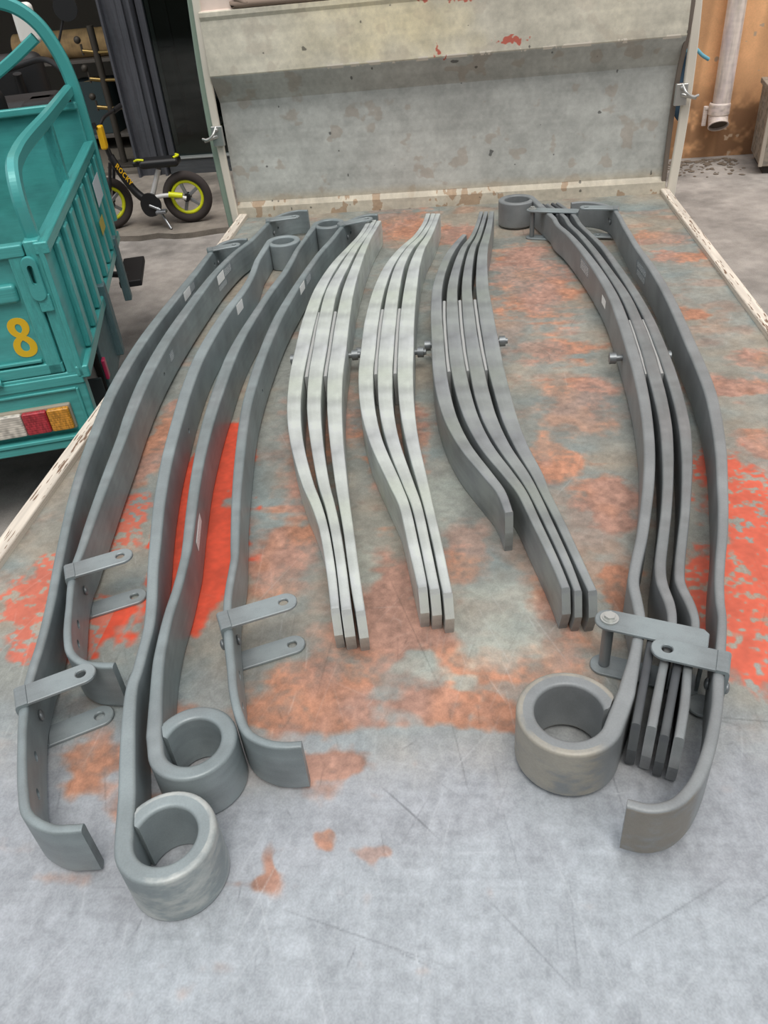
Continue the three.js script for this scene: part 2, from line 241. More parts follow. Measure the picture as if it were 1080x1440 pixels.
const texBed = dataTex(BW, BH, (u, v, c, i, j) => {
  const x = BX0 + u * (BX1 - BX0), d = -BZ1 + v * (BZ1 - BZ0);
  const wx = x + 0.05 * (fbm(x * 12, d * 12, 201, 4) - 0.5) + 0.02 * (vn(x * 60, d * 60, 205) - 0.5), wd = d + 0.07 * (fbm(x * 12, d * 12, 211, 4) - 0.5) + 0.02 * (vn(x * 60, d * 60, 215) - 0.5);
  let R = 0, O = 0, G = 0;
  for (const [k, bx, bd, rx, rd] of blobs) { const q = ((wx - bx) / rx) ** 2 + ((wd - bd) / rd) ** 2; if (q < 6) { const e = Math.exp(-q * 0.9); if (k === 'r') R = Math.max(R, e); else if (k === 'o') O = Math.max(O, e); else G = Math.max(G, e); } }
  const n1 = fbm(x * 7, d * 7, 221, 5), n2 = fbm(x * 30, d * 22, 231, 4), n3 = fbm(x * 90, d * 90, 241, 2), gr = H3(i, j, 9) - 0.5, streak = fbm(x * 3.2, d * 40, 251, 3);
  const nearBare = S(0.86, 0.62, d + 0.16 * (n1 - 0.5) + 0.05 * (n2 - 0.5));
  // bare blue-grey steel / worn greenish grey paint
  const L0 = 1 + (0.2 - 0.13 * nearBare) * (n1 - 0.5) + (0.2 - 0.08 * nearBare) * (n2 - 0.5) + 0.14 * (n3 - 0.5) + 0.1 * gr + 0.06 * nearBare * (fbm(x * 160, d * 14, 295, 2) - 0.5) + 0.06 * nearBare * (fbm(x * 14, d * 160, 297, 2) - 0.5);
  let r = 140, g = 143, b = 137;
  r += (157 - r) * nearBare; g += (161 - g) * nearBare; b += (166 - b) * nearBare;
  const paleLit = nearBare * S(0.4, 0.62, fbm(x * 3.2, d * 3.2, 281, 4) + 0.25 * (0.45 - d)); r += 4 * paleLit; g += 6 * paleLit; b += 6 * paleLit;  // paler patches towards the near end: worn steel plus painted-in light
  const warm = S(0.4, 0.7, fbm(x * 5, d * 5, 261, 4)) * 0.6 * (1 - nearBare); r += 24 * warm; g += 5 * warm; b -= 8 * warm;
  const blu = S(0.5, 0.7, fbm(x * 6, d * 8, 291, 4)) * (1 - nearBare); r -= 9 * blu; g -= 2 * blu; b += 2 * blu;
  r *= L0; g *= L0; b *= L0;
  // rust stain: wandering edges, rubbed through in streaks, with paler water marks
  const pot = O * (1 - 0.85 * G) + 0.62 * (n2 - 0.5) + 0.5 * (streak - 0.5) + 0.3 * (n1 - 0.5);
  let mo = S(0.2, 0.62, pot) * (0.62 + 0.38 * S(0.35, 0.6, n1 + 0.3 * (n3 - 0.5)));
  mo = Math.max(mo, (1 - nearBare) * S(0.54, 0.74, fbm(x * 8, d * 12, 271, 5)) * 0.42);
  const ro = 1 + 0.3 * (n2 - 0.5) + 0.3 * (n3 - 0.5) + 0.1 * gr, hue = S(0.4, 0.65, fbm(x * 9, d * 9, 277, 3));
  r += ((162 + 10 * hue) * ro - r) * mo; g += ((127 - 2 * hue) * ro - g) * mo; b += ((112 - 11 * hue) * ro - b) * mo;
  // vivid red-orange paint left on the floor, scratched through
  const mr = S(0.3, 0.5, R + 0.55 * (n2 - 0.5) + 0.15 * (streak - 0.5)) * (x > 0.3 || x < -0.64 ? S(0.74, 0.5, n3 + 0.3 * (streak - 0.5) + 0.25 * (n2 - 0.5)) * (x > 0.3 ? 0.95 : 0.75) : 0.96); const rr = 1 + 0.2 * (n2 - 0.5) + 0.14 * (n3 - 0.5);
  const worn = x > 0.3 || x < -0.64; r += ((worn ? 218 : 214) * rr - r) * mr; g += ((worn ? 102 : 80) * rr - g) * mr; b += ((worn ? 78 : 54) * rr - b) * mr;
  const gg = S(0.35, 0.7, G + 0.4 * (n2 - 0.5)) * 0.6; r += (160 * L0 - r) * gg; g += (166 * L0 - g) * gg; b += (157 * L0 - b) * gg;
  const sc = scrMap[j * BW + i] * (1 - 0.5 * mr); if (sc > 0) { r += (214 - r) * sc * 0.5; g += (218 - g) * sc * 0.5; b += (220 - b) * sc * 0.5; } else if (sc < 0) { r *= 1 + 0.4 * sc; g *= 1 + 0.4 * sc; b *= 1 + 0.4 * sc; }
  c[0] = r; c[1] = g; c[2] = b; rough[j * BW + i] = 0.42 + 0.25 * mo + 0.12 * mr + 0.18 * (n2 - 0.5) + 0.1 * (1 - nearBare);
}, true, false);
const texBedRough = dataTex(BW / 2, BH / 2, (u, v, c, i, j) => { c[0] = c[1] = c[2] = 255 * rough[j * 2 * BW + i * 2]; }, false, false);

const truck = thing('flatbed_truck', 'flatbed truck with worn grey and rust stained load bed', 'truck');
{
  const g = new THREE.BoxGeometry(BX1 - BX0, 0.04, BZ1 - BZ0, 1, 1, 1); g.translate((BX0 + BX1) / 2, -0.02, (BZ0 + BZ1) / 2);
  const p = g.attributes.position, uv = g.attributes.uv; for (let i = 0; i < p.count; i++) uv.setXY(i, (p.getX(i) - BX0) / (BX1 - BX0), (BZ1 - p.getZ(i)) / (BZ1 - BZ0));
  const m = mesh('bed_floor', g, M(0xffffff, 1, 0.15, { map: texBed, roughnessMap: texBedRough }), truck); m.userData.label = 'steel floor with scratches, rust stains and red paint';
  const chipped = dataTex(128, 1024, (u, v, c) => { const a = fbm(u * 8, v * 90, 301, 4), b = fbm(u * 4, v * 30, 305, 3); const k = 1 + 0.25 * (b - 0.5); c[0] = 214 * k; c[1] = 204 * k; c[2] = 190 * k; if (a > 0.66) { c[0] = 120; c[1] = 96; c[2] = 78; } }, true, false);
  const rim = M(0xffffff, 0.6, 0, { map: chipped }), len = BZ1 - BZ0, zc = (BZ0 + BZ1) / 2, skirt = M(0x7f8b84, 0.6, 0.1, { map: texSteel });
  mesh('side_rail', rbox(0.036, 0.03, len, 0.006, BX0 - 0.016, 0.003, zc), rim, truck);
  mesh('side_rail', rbox(0.034, 0.03, len, 0.006, BX1 + 0.015, 0.003, zc), rim, truck);
  for (const x of [BX0 - 0.012, BX1 + 0.012]) mesh('bed_skirt', box(0.03, 0.13, len, x, -0.075, zc), skirt, truck);
  for (const x of [-0.45, 0.33]) mesh('chassis_beam', box(0.08, 0.14, 5.2, x, -0.12, -2.2), M(0x2c2c2c, 0.8), truck);
  for (const z of [-0.3, -4.4]) { for (const x of [-0.72, 0.6]) mesh('wheel', (() => { const w = new THREE.TorusGeometry(0.17, 0.085, 12, 28); w.rotateY(Math.PI / 2); w.translate(x, GY + 0.255, z); return w; })(), M(0x1d1d1d, 0.9), truck); mesh('axle', bar([-0.72, GY + 0.255, z], [0.6, GY + 0.255, z], 0.05), M(0x2c2c2c, 0.8), truck); }
}
// the back of the cab
const texCab = dataTex(1024, 1024, (u, v, c, i, j) => {
  const x = -0.97 + u * 1.8, y = v * 1.5, n1 = fbm(x * 4, y * 5, 401, 5), n2 = fbm(x * 22, y * 18, 405, 4), n3 = fbm(x * 80, y * 80, 409, 2), g = H3(i, j, 3) - 0.5, hs = fbm(x * 2.5, y * 45, 413, 3);
  const up = y > 0.545 ? 1 : 0, L = 1 + 0.2 * (n1 - 0.5) + 0.16 * (n2 - 0.5) + 0.1 * (n3 - 0.5) + 0.05 * g + 0.12 * (hs - 0.5);
  let r = 183, q = 185, b = 180; r += 22 * up; q += 15 * up; b += 4 * up;                        // weathered beige above, bluer grey sheet below
  const yel = up * S(0.4, 0.7, fbm(x * 3, y * 3, 417, 4)) * S(0.75, 0.2, Math.abs(x + 0.05)); r += 14 * yel; q += 8 * yel; b -= 8 * yel;
  r *= L; q *= L; b *= L;
  const rust = S(0.63, 0.7, fbm(x * 14, y * 16, 421, 4)) * 0.35 * (1 - 0.6 * up); r += (158 - r) * rust; q += (140 - q) * rust; b += (124 - b) * rust;
  const low = S(0.1, 0.05, y + 0.02 * (n2 - 0.5)); r += (196 * L - r) * low * 0.6; q += (182 * L - q) * low * 0.6; b += (158 * L - b) * low * 0.6; if (y < 0.06 && n2 > 0.6) { r *= 0.86; q *= 0.78; b *= 0.72; }
  // chipped paint along the fold and red smears
  const fold = Math.abs(y - 0.547); if (fold < 0.004 + 0.006 * n1 && n2 > 0.55 && x > -0.5) { r = 222; q = 214; b = 200; }
  const red = Math.exp(-(((x + 0.085) / 0.022) ** 2 + ((y - 0.552) / 0.03) ** 2)) + Math.exp(-(((x - 0.19) / 0.07) ** 2 + ((y - 0.578) / 0.015) ** 2)) + Math.exp(-(((x - 0.02) / 0.12) ** 2 + ((y - 0.735) / 0.02) ** 2)); const mr = red < 0.12 ? 0 : S(0.45, 0.62, Math.min(1, red) * 0.8 + 1.5 * (n2 - 0.5) + 0.9 * (n3 - 0.5)) * 0.8; r += (186 - r) * mr; q += (78 - q) * mr; b += (62 - b) * mr;
  if (y > 0.757) { const k = 1 + 0.12 * (n2 - 0.5) + 0.1 * (n1 - 0.5); r = 226 * k; q = 208 * k; b = 196 * k; }
  const sp = fbm(x * 36, y * 36, 431, 2); if (sp > 0.905) { r *= 0.6; q *= 0.6; b *= 0.6; }
  c[0] = r; c[1] = q; c[2] = b;
}, true, false);
{
  const prof = [[0.0, 0.034], [0.042, 0.03], [0.05, 0.012], [0.058, 0.004], [0.446, 0.0], [0.452, 0.004], [0.541, 0.068], [0.549, 0.072], [0.727, 0.064], [0.74, 0.07], [0.754, 0.07], [0.76, 0.054], [1.5, 0.02]];   // height, offset towards the load
  const x0 = -0.955, x1 = 0.806, N = 24, pos = [], uv = [], idx = [], n = prof.length;
  for (let i = 0; i <= N; i++) for (let j = 0; j < n; j++) { const x = x0 + (x1 - x0) * i / N, [y, o] = prof[j], b = 0.004 * (fbm(x * 3, y * 4, 451, 2) - 0.5); pos.push(x, y + 0.012 * (i / N - 0.5) * S(0.2, 0.45, y), BZ0 + o + (y > 0.08 ? b : 0)); uv.push((x + 0.97) / 1.8, y / 1.5); }
  for (let i = 0; i < N; i++) for (let j = 0; j < n - 1; j++) { const a = i * n + j; idx.push(a, a + n, a + 1, a + n, a + n + 1, a + 1); }
  let g = new THREE.BufferGeometry(); g.setAttribute('position', new THREE.Float32BufferAttribute(pos, 3)); g.setAttribute('uv', new THREE.Float32BufferAttribute(uv, 2)); g.setIndex(idx); g = g.toNonIndexed(); g.computeVertexNormals();
  const wall = mesh('cab_back', g, M(0xffffff, 0.62, 0.05, { map: texCab }), truck); wall.userData.label = 'dirty grey sheet metal back of the cab with a dark fold';
  const white = M(0xe3dbcf, 0.5, 0, { map: texPale });
  mesh('cab_body', box(1.72, 1.56, 1.3, -0.075, 0.72, BZ0 - 0.69), white, truck);
  // rear window pressing, mostly above the picture
  const sh = new THREE.Shape(), W2 = 0.72, h0 = 0.765, h1 = 1.3, r = 0.06; sh.moveTo(-W2 + r, h0); sh.lineTo(W2 - r, h0); sh.quadraticCurveTo(W2, h0, W2, h0 + r); sh.lineTo(W2, h1 - r); sh.quadraticCurveTo(W2, h1, W2 - r, h1); sh.lineTo(-W2 + r, h1); sh.quadraticCurveTo(-W2, h1, -W2, h1 - r); sh.lineTo(-W2, h0 + r); sh.quadraticCurveTo(-W2, h0, -W2 + r, h0);
  const wp = sh.getPoints(8).map((p) => [p.x - 0.1, p.y, BZ0 + 0.06]);
  mesh('window_seal', tube(wp, 0.012, 120, 8, true), M(0x8c7a6c, 0.7), truck);
  mesh('rear_window', (() => { const q = new THREE.ShapeGeometry(sh); q.translate(-0.1, 0, BZ0 + 0.062); return q; })(), M(0xdccfc2, 0.35), truck);
  // edge posts: chipped white flange outside a pale green cheek
  const chip = dataTex(64, 1024, (u, v, c) => { const a = fbm(u * 3, v * 70, 501, 4), b = fbm(u * 3, v * 26, 505, 3), k = 1 + 0.16 * (b - 0.5); c[0] = 226 * k; c[1] = 219 * k; c[2] = 204 * k; if (a > 0.64) { c[0] = 124; c[1] = 94; c[2] = 66; } }, true, false);
  const flange = M(0xffffff, 0.55, 0, { map: chip }), green = M(0x9fb5a4, 0.55, 0, { map: texSteel }), steel = M(0xb9b9b5, 0.35, 0.7);
  mesh('edge_post', sq([[-0.94, 1.45, BZ0 + 0.03], [-0.955, 0.9, BZ0 + 0.05], [-0.968, 0.6, BZ0 + 0.05], [-0.975, 0.45, BZ0 + 0.04], [-0.975, 0.25, BZ0 + 0.034], [-0.966, -0.06, BZ0 + 0.034]], 0.018, 0.03, 0.004, [1, 0, 0]), flange, truck);
  mesh('edge_cheek', sq([[-0.965, 1.45, BZ0 - 0.05], [-0.985, 0.9, BZ0 - 0.03], [-1.0, 0.55, BZ0 - 0.015], [-1.002, 0.25, BZ0 - 0.01], [-0.99, -0.1, BZ0 - 0.01]], 0.08, 0.03, 0.004, [1, 0, 0]), green, truck);
  mesh('edge_post', sq([[0.815, 1.45, BZ0 + 0.03], [0.823, 0.8, BZ0 + 0.05], [0.834, 0.58, BZ0 + 0.05], [0.84, 0.43, BZ0 + 0.04], [0.84, 0.25, BZ0 + 0.034], [0.826, -0.06, BZ0 + 0.034]], 0.02, 0.034, 0.004, [1, 0, 0]), flange, truck);
  mesh('edge_channel', sq([[0.806, 1.45, BZ0 + 0.0], [0.812, 0.6, BZ0 + 0.06], [0.803, 0.43, BZ0 + 0.03], [0.8, 0.3, BZ0 + 0.02], [0.8, 0.0, BZ0 + 0.02]], 0.012, 0.018, 0.003, [1, 0, 0]), M(0x857b70, 0.7, 0.1, { map: texSteel }), truck);
  for (const [x, y, s] of [[-0.972, 0.33, -1], [0.815, 0.36, 1]]) {
    const l = mesh('latch', join(rbox(0.045, 0.075, 0.016, 0.004, x, y, BZ0 + 0.055), bar([x, y, BZ0 + 0.06], [x + s * 0.055, y - 0.012, BZ0 + 0.07], 0.007), tube([[x, y + 0.035, BZ0 + 0.06], [x + s * 0.012, y + 0.01, BZ0 + 0.085], [x + s * 0.035, y - 0.006, BZ0 + 0.085], [x + s * 0.06, y - 0.004, BZ0 + 0.07]], 0.005, 20, 7)), steel, truck);
    mesh('latch_rivet', (() => { const q = new THREE.SphereGeometry(0.008, 10, 8); q.translate(x, y + 0.024, BZ0 + 0.064); return q; })(), steel, l);
  }
}
{ const w = thing('plastic_cap', 'small white plastic piece lying on the bed corner by the rail', 'scrap', [-0.862, 0.0005, -2.99]);
  mesh('cap', (() => { const g = new THREE.SphereGeometry(0.035, 16, 10); g.scale(1.1, 0.42, 0.7); g.translate(0, 0.0147, 0); return g; })(), M(0xece7dd, 0.5), w);
  mesh('cap_tail', tube([[-0.02, 0.012, 0.01], [-0.045, 0.01, 0.03], [-0.03, 0.009, 0.06]], 0.008, 12, 6), M(0xd7d2c8, 0.5), w); }

// ---------------------------------------------------------------- leaf springs
// plan of every blade, far end first: x, distance in front of the camera, thickness in millimetres
const PLAN = {
  L1: [[-0.772, 2.803, 13], [-0.812, 2.806, 14], [-0.85, 2.78, 15], [-0.869, 2.715, 17], [-0.876, 2.469, 25], [-0.881, 2.259, 29], [-0.883, 1.974, 30], [-0.865, 1.695, 29], [-0.83, 1.469, 25], [-0.796, 1.291, 21], [-0.759, 1.139, 18], [-0.725, 1.018, 17], [-0.695, 0.916, 16], [-0.672, 0.825, 15], [-0.661, 0.77, 15], [-0.647, 0.715, 14], [-0.633, 0.678, 14], [-0.617, 0.641, 13], [-0.582, 0.568, 14], [-0.558, 0.531, 14], [-0.52, 0.513, 14], [-0.497, 0.513, 14], [-0.479, 0.515, 13]],
  L2: [[-0.6, 3.115, 13], [-0.645, 3.12, 13], [-0.69, 3.09, 14], [-0.722, 3.02, 15], [-0.755, 2.782, 19], [-0.783, 2.666, 20], [-0.805, 2.478, 24], [-0.813, 2.273, 30], [-0.815, 2.042, 33], [-0.809, 1.856, 33], [-0.795, 1.689, 31], [-0.775, 1.542, 28], [-0.762, 1.465, 25], [-0.736, 1.288, 22], [-0.712, 1.137, 19], [-0.698, 1.057, 16], [-0.692, 1.016, 14], [-0.679, 0.965, 13], [-0.662, 0.916, 12], [-0.634, 0.84, 13], [-0.614, 0.805, 13], [-0.584, 0.784, 13], [-0.557, 0.78, 13], [-0.535, 0.78, 13]],
  L3: [[-0.691, 2.589, 21], [-0.679, 2.422, 22], [-0.68, 2.319, 24], [-0.693, 2.139, 28], [-0.696, 2.001, 31], [-0.693, 1.846, 31], [-0.678, 1.681, 30], [-0.66, 1.548, 28], [-0.632, 1.366, 26], [-0.599, 1.205, 24], [-0.564, 1.066, 22], [-0.551, 1.015, 20], [-0.522, 0.914, 19], [-0.511, 0.868, 18], [-0.505, 0.825, 17], [-0.499, 0.777, 17], [-0.497, 0.747, 18], [-0.484, 0.694, 20], [-0.463, 0.627, 22], [-0.443, 0.568, 23]],
  L4: [[-0.559, 2.795, 17], [-0.569, 2.676, 18], [-0.57, 2.591, 20], [-0.574, 2.471, 22], [-0.591, 2.291, 23], [-0.602, 2.114, 25], [-0.608, 1.969, 28], [-0.607, 1.839, 31], [-0.596, 1.674, 31], [-0.583, 1.53, 29], [-0.561, 1.363, 25], [-0.532, 1.202, 22], [-0.504, 1.065, 19], [-0.5, 1.039, 17], [-0.491, 0.962, 17], [-0.486, 0.891, 17], [-0.477, 0.825, 18], [-0.471, 0.792, 19], [-0.455, 0.729, 20], [-0.436, 0.66, 23]],
  L5: [[-0.318, 3.005, 13], [-0.352, 3.01, 13], [-0.395, 2.985, 14], [-0.43, 2.915, 15], [-0.46, 2.732, 18], [-0.481, 2.612, 19], [-0.502, 2.416, 22], [-0.515, 2.253, 25], [-0.524, 2.08, 27], [-0.523, 1.89, 26], [-0.516, 1.72, 25], [-0.503, 1.564, 24], [-0.472, 1.359, 22], [-0.443, 1.199, 19], [-0.414, 1.063, 17], [-0.407, 1.03, 15], [-0.402, 0.987, 14], [-0.397, 0.944, 14], [-0.39, 0.905, 14], [-0.371, 0.833, 15], [-0.354, 0.779, 14], [-0.339, 0.73, 13], [-0.322, 0.69, 13], [-0.301, 0.658, 13], [-0.272, 0.643, 13], [-0.248, 0.64, 13], [-0.226, 0.642, 13]],
  A1: [[-0.346, 2.971, 18], [-0.353, 2.871, 16], [-0.365, 2.777, 16], [-0.388, 2.661, 20], [-0.417, 2.507, 27], [-0.436, 2.294, 35], [-0.434, 2.051, 38], [-0.424, 1.876, 37], [-0.414, 1.731, 35], [-0.393, 1.564, 32], [-0.363, 1.421, 28], [-0.313, 1.257, 23], [-0.286, 1.187, 20], [-0.262, 1.114, 17], [-0.238, 1.017, 16], [-0.221, 0.937, 15], [-0.212, 0.889, 14]],
  A2: [[-0.328, 2.967, 18], [-0.335, 2.868, 17], [-0.347, 2.774, 18], [-0.366, 2.658, 22], [-0.382, 2.501, 29], [-0.397, 2.289, 36], [-0.388, 2.045, 38], [-0.376, 1.872, 37], [-0.366, 1.727, 35], [-0.346, 1.561, 32], [-0.319, 1.418, 27], [-0.281, 1.256, 22], [-0.26, 1.186, 19], [-0.241, 1.114, 18], [-0.219, 1.017, 17], [-0.203, 0.937, 17], [-0.193, 0.886, 17]],
  A3: [[-0.308, 2.955, 17], [-0.317, 2.864, 17], [-0.328, 2.771, 19], [-0.337, 2.653, 24], [-0.344, 2.496, 30], [-0.347, 2.282, 36], [-0.337, 2.04, 39], [-0.326, 1.867, 40], [-0.317, 1.723, 38], [-0.298, 1.557, 34], [-0.276, 1.416, 29], [-0.246, 1.254, 24], [-0.232, 1.185, 21], [-0.217, 1.113, 19], [-0.198, 1.016, 18], [-0.182, 0.937, 17], [-0.17, 0.883, 15]],
  B1: [[-0.13, 3.008, 17], [-0.14, 2.889, 16], [-0.167, 2.744, 17], [-0.204, 2.631, 22], [-0.236, 2.48, 29], [-0.254, 2.27, 35], [-0.256, 2.031, 39], [-0.249, 1.86, 38], [-0.242, 1.717, 36], [-0.222, 1.553, 33], [-0.192, 1.412, 28], [-0.141, 1.25, 24], [-0.12, 1.181, 20], [-0.096, 1.056, 19], [-0.081, 0.975, 17], [-0.075, 0.939, 15]],
  B2: [[-0.111, 3.004, 17], [-0.121, 2.886, 16], [-0.147, 2.74, 18], [-0.179, 2.627, 23], [-0.202, 2.475, 30], [-0.21, 2.264, 36], [-0.207, 2.026, 38], [-0.202, 1.856, 38], [-0.195, 1.713, 36], [-0.18, 1.55, 32], [-0.156, 1.41, 27], [-0.115, 1.249, 22], [-0.097, 1.181, 19], [-0.075, 1.056, 17], [-0.062, 0.975, 17], [-0.055, 0.934, 16]],
  B3: [[-0.093, 3, 17], [-0.104, 2.883, 18], [-0.122, 2.735, 22], [-0.142, 2.621, 28], [-0.156, 2.468, 35], [-0.16, 2.258, 39], [-0.158, 2.021, 40], [-0.152, 1.851, 40], [-0.146, 1.709, 38], [-0.133, 1.547, 33], [-0.115, 1.407, 27], [-0.087, 1.248, 21], [-0.075, 1.18, 18], [-0.054, 1.055, 16], [-0.042, 0.974, 16], [-0.034, 0.925, 15]],
  C1: [[0.004, 2.744, 15], [-0.031, 2.624, 21], [-0.057, 2.498, 25], [-0.08, 2.276, 29], [-0.08, 2.079, 31], [-0.073, 1.907, 32], [-0.065, 1.736, 33], [-0.053, 1.604, 32], [-0.034, 1.484, 29], [-0.005, 1.378, 25], [0.037, 1.274, 21], [0.059, 1.218, 18], [0.072, 1.147, 15]],
  C2: [[0.065, 2.995, 14], [0.044, 2.815, 14], [0.023, 2.695, 15], [0.001, 2.612, 19], [-0.017, 2.492, 24], [-0.036, 2.27, 29], [-0.036, 2.074, 33], [-0.03, 1.903, 34], [-0.02, 1.733, 35], [-0.007, 1.6, 34], [0.011, 1.482, 31], [0.038, 1.375, 27], [0.077, 1.272, 22], [0.097, 1.216, 19], [0.116, 1.127, 17], [0.14, 1.009, 15], [0.152, 0.935, 14]],
  C3: [[0.082, 2.992, 14], [0.061, 2.811, 15], [0.045, 2.691, 17], [0.029, 2.607, 20], [0.016, 2.487, 25], [0.005, 2.265, 29], [0.008, 2.069, 32], [0.014, 1.899, 33], [0.024, 1.729, 35], [0.034, 1.597, 35], [0.049, 1.48, 32], [0.073, 1.373, 26], [0.105, 1.271, 22], [0.119, 1.216, 19], [0.137, 1.127, 16], [0.159, 1.008, 14], [0.17, 0.928, 12]],
  C4: [[0.102, 2.988, 17], [0.086, 2.807, 22], [0.073, 2.686, 27], [0.063, 2.602, 30], [0.055, 2.481, 33], [0.05, 2.258, 37], [0.055, 2.064, 39], [0.062, 1.894, 39], [0.07, 1.725, 38], [0.08, 1.594, 36], [0.091, 1.477, 33], [0.108, 1.371, 27], [0.131, 1.27, 22], [0.14, 1.216, 18], [0.158, 1.126, 16], [0.179, 1.008, 15], [0.193, 0.928, 14]],
  D1: [[0.311, 2.845, 18], [0.317, 2.766, 18], [0.34, 2.669, 19], [0.363, 2.532, 23], [0.389, 2.309, 27], [0.401, 2.117, 29], [0.4, 1.951, 30], [0.395, 1.808, 29], [0.389, 1.681, 27], [0.379, 1.553, 25], [0.365, 1.431, 23], [0.348, 1.322, 22], [0.328, 1.225, 21], [0.306, 1.136, 20], [0.288, 1.069, 19], [0.264, 0.992, 18], [0.255, 0.955, 18], [0.253, 0.907, 17], [0.25, 0.87, 16], [0.237, 0.822, 16], [0.226, 0.787, 18], [0.208, 0.735, 23]],
  D2: [[0.3, 3.02, 13], [0.347, 2.855, 15], [0.356, 2.758, 16], [0.375, 2.663, 17], [0.395, 2.527, 20], [0.418, 2.305, 23], [0.433, 2.113, 27], [0.434, 1.947, 28], [0.43, 1.805, 29], [0.422, 1.678, 29], [0.413, 1.551, 28], [0.4, 1.429, 25], [0.382, 1.321, 22], [0.362, 1.223, 19], [0.341, 1.135, 18], [0.323, 1.068, 18], [0.303, 0.992, 18], [0.298, 0.954, 18], [0.3, 0.905, 16], [0.296, 0.87, 14], [0.282, 0.822, 13], [0.268, 0.787, 12], [0.2465, 0.725, 13], [0.2253, 0.662, 13]],
  D3: [[0.338, 3.03, 13], [0.38, 2.865, 15], [0.39, 2.752, 16], [0.412, 2.635, 16], [0.431, 2.52, 18], [0.45, 2.3, 22], [0.462, 2.11, 24], [0.466, 1.944, 25], [0.463, 1.802, 26], [0.458, 1.675, 26], [0.449, 1.548, 25], [0.436, 1.427, 24], [0.417, 1.319, 21], [0.395, 1.222, 18], [0.373, 1.134, 16], [0.354, 1.067, 16], [0.333, 0.991, 16], [0.326, 0.954, 16], [0.33, 0.904, 15], [0.329, 0.87, 13], [0.315, 0.822, 12], [0.301, 0.787, 12], [0.28, 0.715, 13], [0.256, 0.645, 13]],
  Wr: [[0.385, 2.985, 13], [0.425, 2.99, 13], [0.475, 2.965, 14], [0.515, 2.9, 15], [0.525, 2.667, 18], [0.528, 2.505, 20], [0.539, 2.287, 24], [0.541, 2.1, 26], [0.536, 1.936, 26], [0.53, 1.795, 27], [0.524, 1.659, 27], [0.515, 1.541, 26], [0.498, 1.424, 24], [0.478, 1.316, 22], [0.456, 1.22, 20], [0.435, 1.132, 18], [0.417, 1.066, 17], [0.399, 1.008, 16], [0.382, 0.948, 15], [0.372, 0.904, 14], [0.366, 0.869, 13], [0.331, 0.751, 15], [0.317, 0.703, 15], [0.286, 0.628, 16], [0.258, 0.583, 16], [0.231, 0.56, 15], [0.204, 0.554, 15], [0.179, 0.56, 14]],
};
const LH = 0.09;   // blade width, standing on edge
function tangentTo(P, C, R, sx) {   // tangent point on the circle C, R from P, on the side away from sx
  const vx = C[0] - P[0], vz = C[1] - P[1], D = Math.hypot(vx, vz), a = Math.asin(R / D), L = Math.sqrt(D * D - R * R);
  const both = [1, -1].map((s) => { const c = Math.cos(a * s), n = Math.sin(a * s), d = [(vx * c - vz * n) / D, (vx * n + vz * c) / D]; return { d, T: [P[0] + d[0] * L, P[1] + d[1] * L] }; });
  return (both[0].T[0] - both[1].T[0]) * sx < 0 ? both[0] : both[1];
}
function eyeArc(P, e) {   // stations of an eye rolled at the end of a blade that leaves P
  const { d, T } = tangentTo(P, [e.x, -e.d], e.R, e.side), s0 = [(T[0] - e.x) / e.R, (T[1] + e.d) / e.R], out = [{ x: (P[0] + T[0]) / 2, z: (P[1] + T[1]) / 2, t: e.t }], N = 44, wrap = (e.wrap ?? 330) * Math.PI / 180, face = e.R - e.t / 2 - 0.0006;   // the rolled tip is ground flat against the blade
  for (let k = 0; k <= N; k++) { const f = wrap * k / N, R = e.R - 0.001 * S(0.75, 1, k / N); out.push({ x: e.x + R * (s0[0] * Math.cos(f) + d[0] * Math.sin(f)), z: -e.d + R * (s0[1] * Math.cos(f) + d[1] * Math.sin(f)), t: e.t, cut: f > Math.PI * 1.5 ? [e.x, -e.d, s0[0], s0[1], face] : undefined }); }
  return out;
}
function stations(key, { near, far } = {}) {
  const ctl = PLAN[key], c = new THREE.CatmullRomCurve3(ctl.map(([x, d]) => new THREE.Vector3(x, 0, -d)), false, 'centripetal'), n = ctl.length - 1, K = 8, st = [];
  for (let i = 0; i <= n * K; i++) { const p = c.getPoint(i / (n * K)), a = Math.min(n - 1, Math.floor(i / K)), f = i / K - a, t = ctl[a][2] + (ctl[a + 1][2] - ctl[a][2]) * f; st.push({ x: p.x, z: p.z, t: t / 1000 }); }
  if (near) st.push(...eyeArc([st.at(-1).x, st.at(-1).z], near));
  if (far) st.unshift(...eyeArc([st[0].x, st[0].z], far).reverse());
  return st;
}
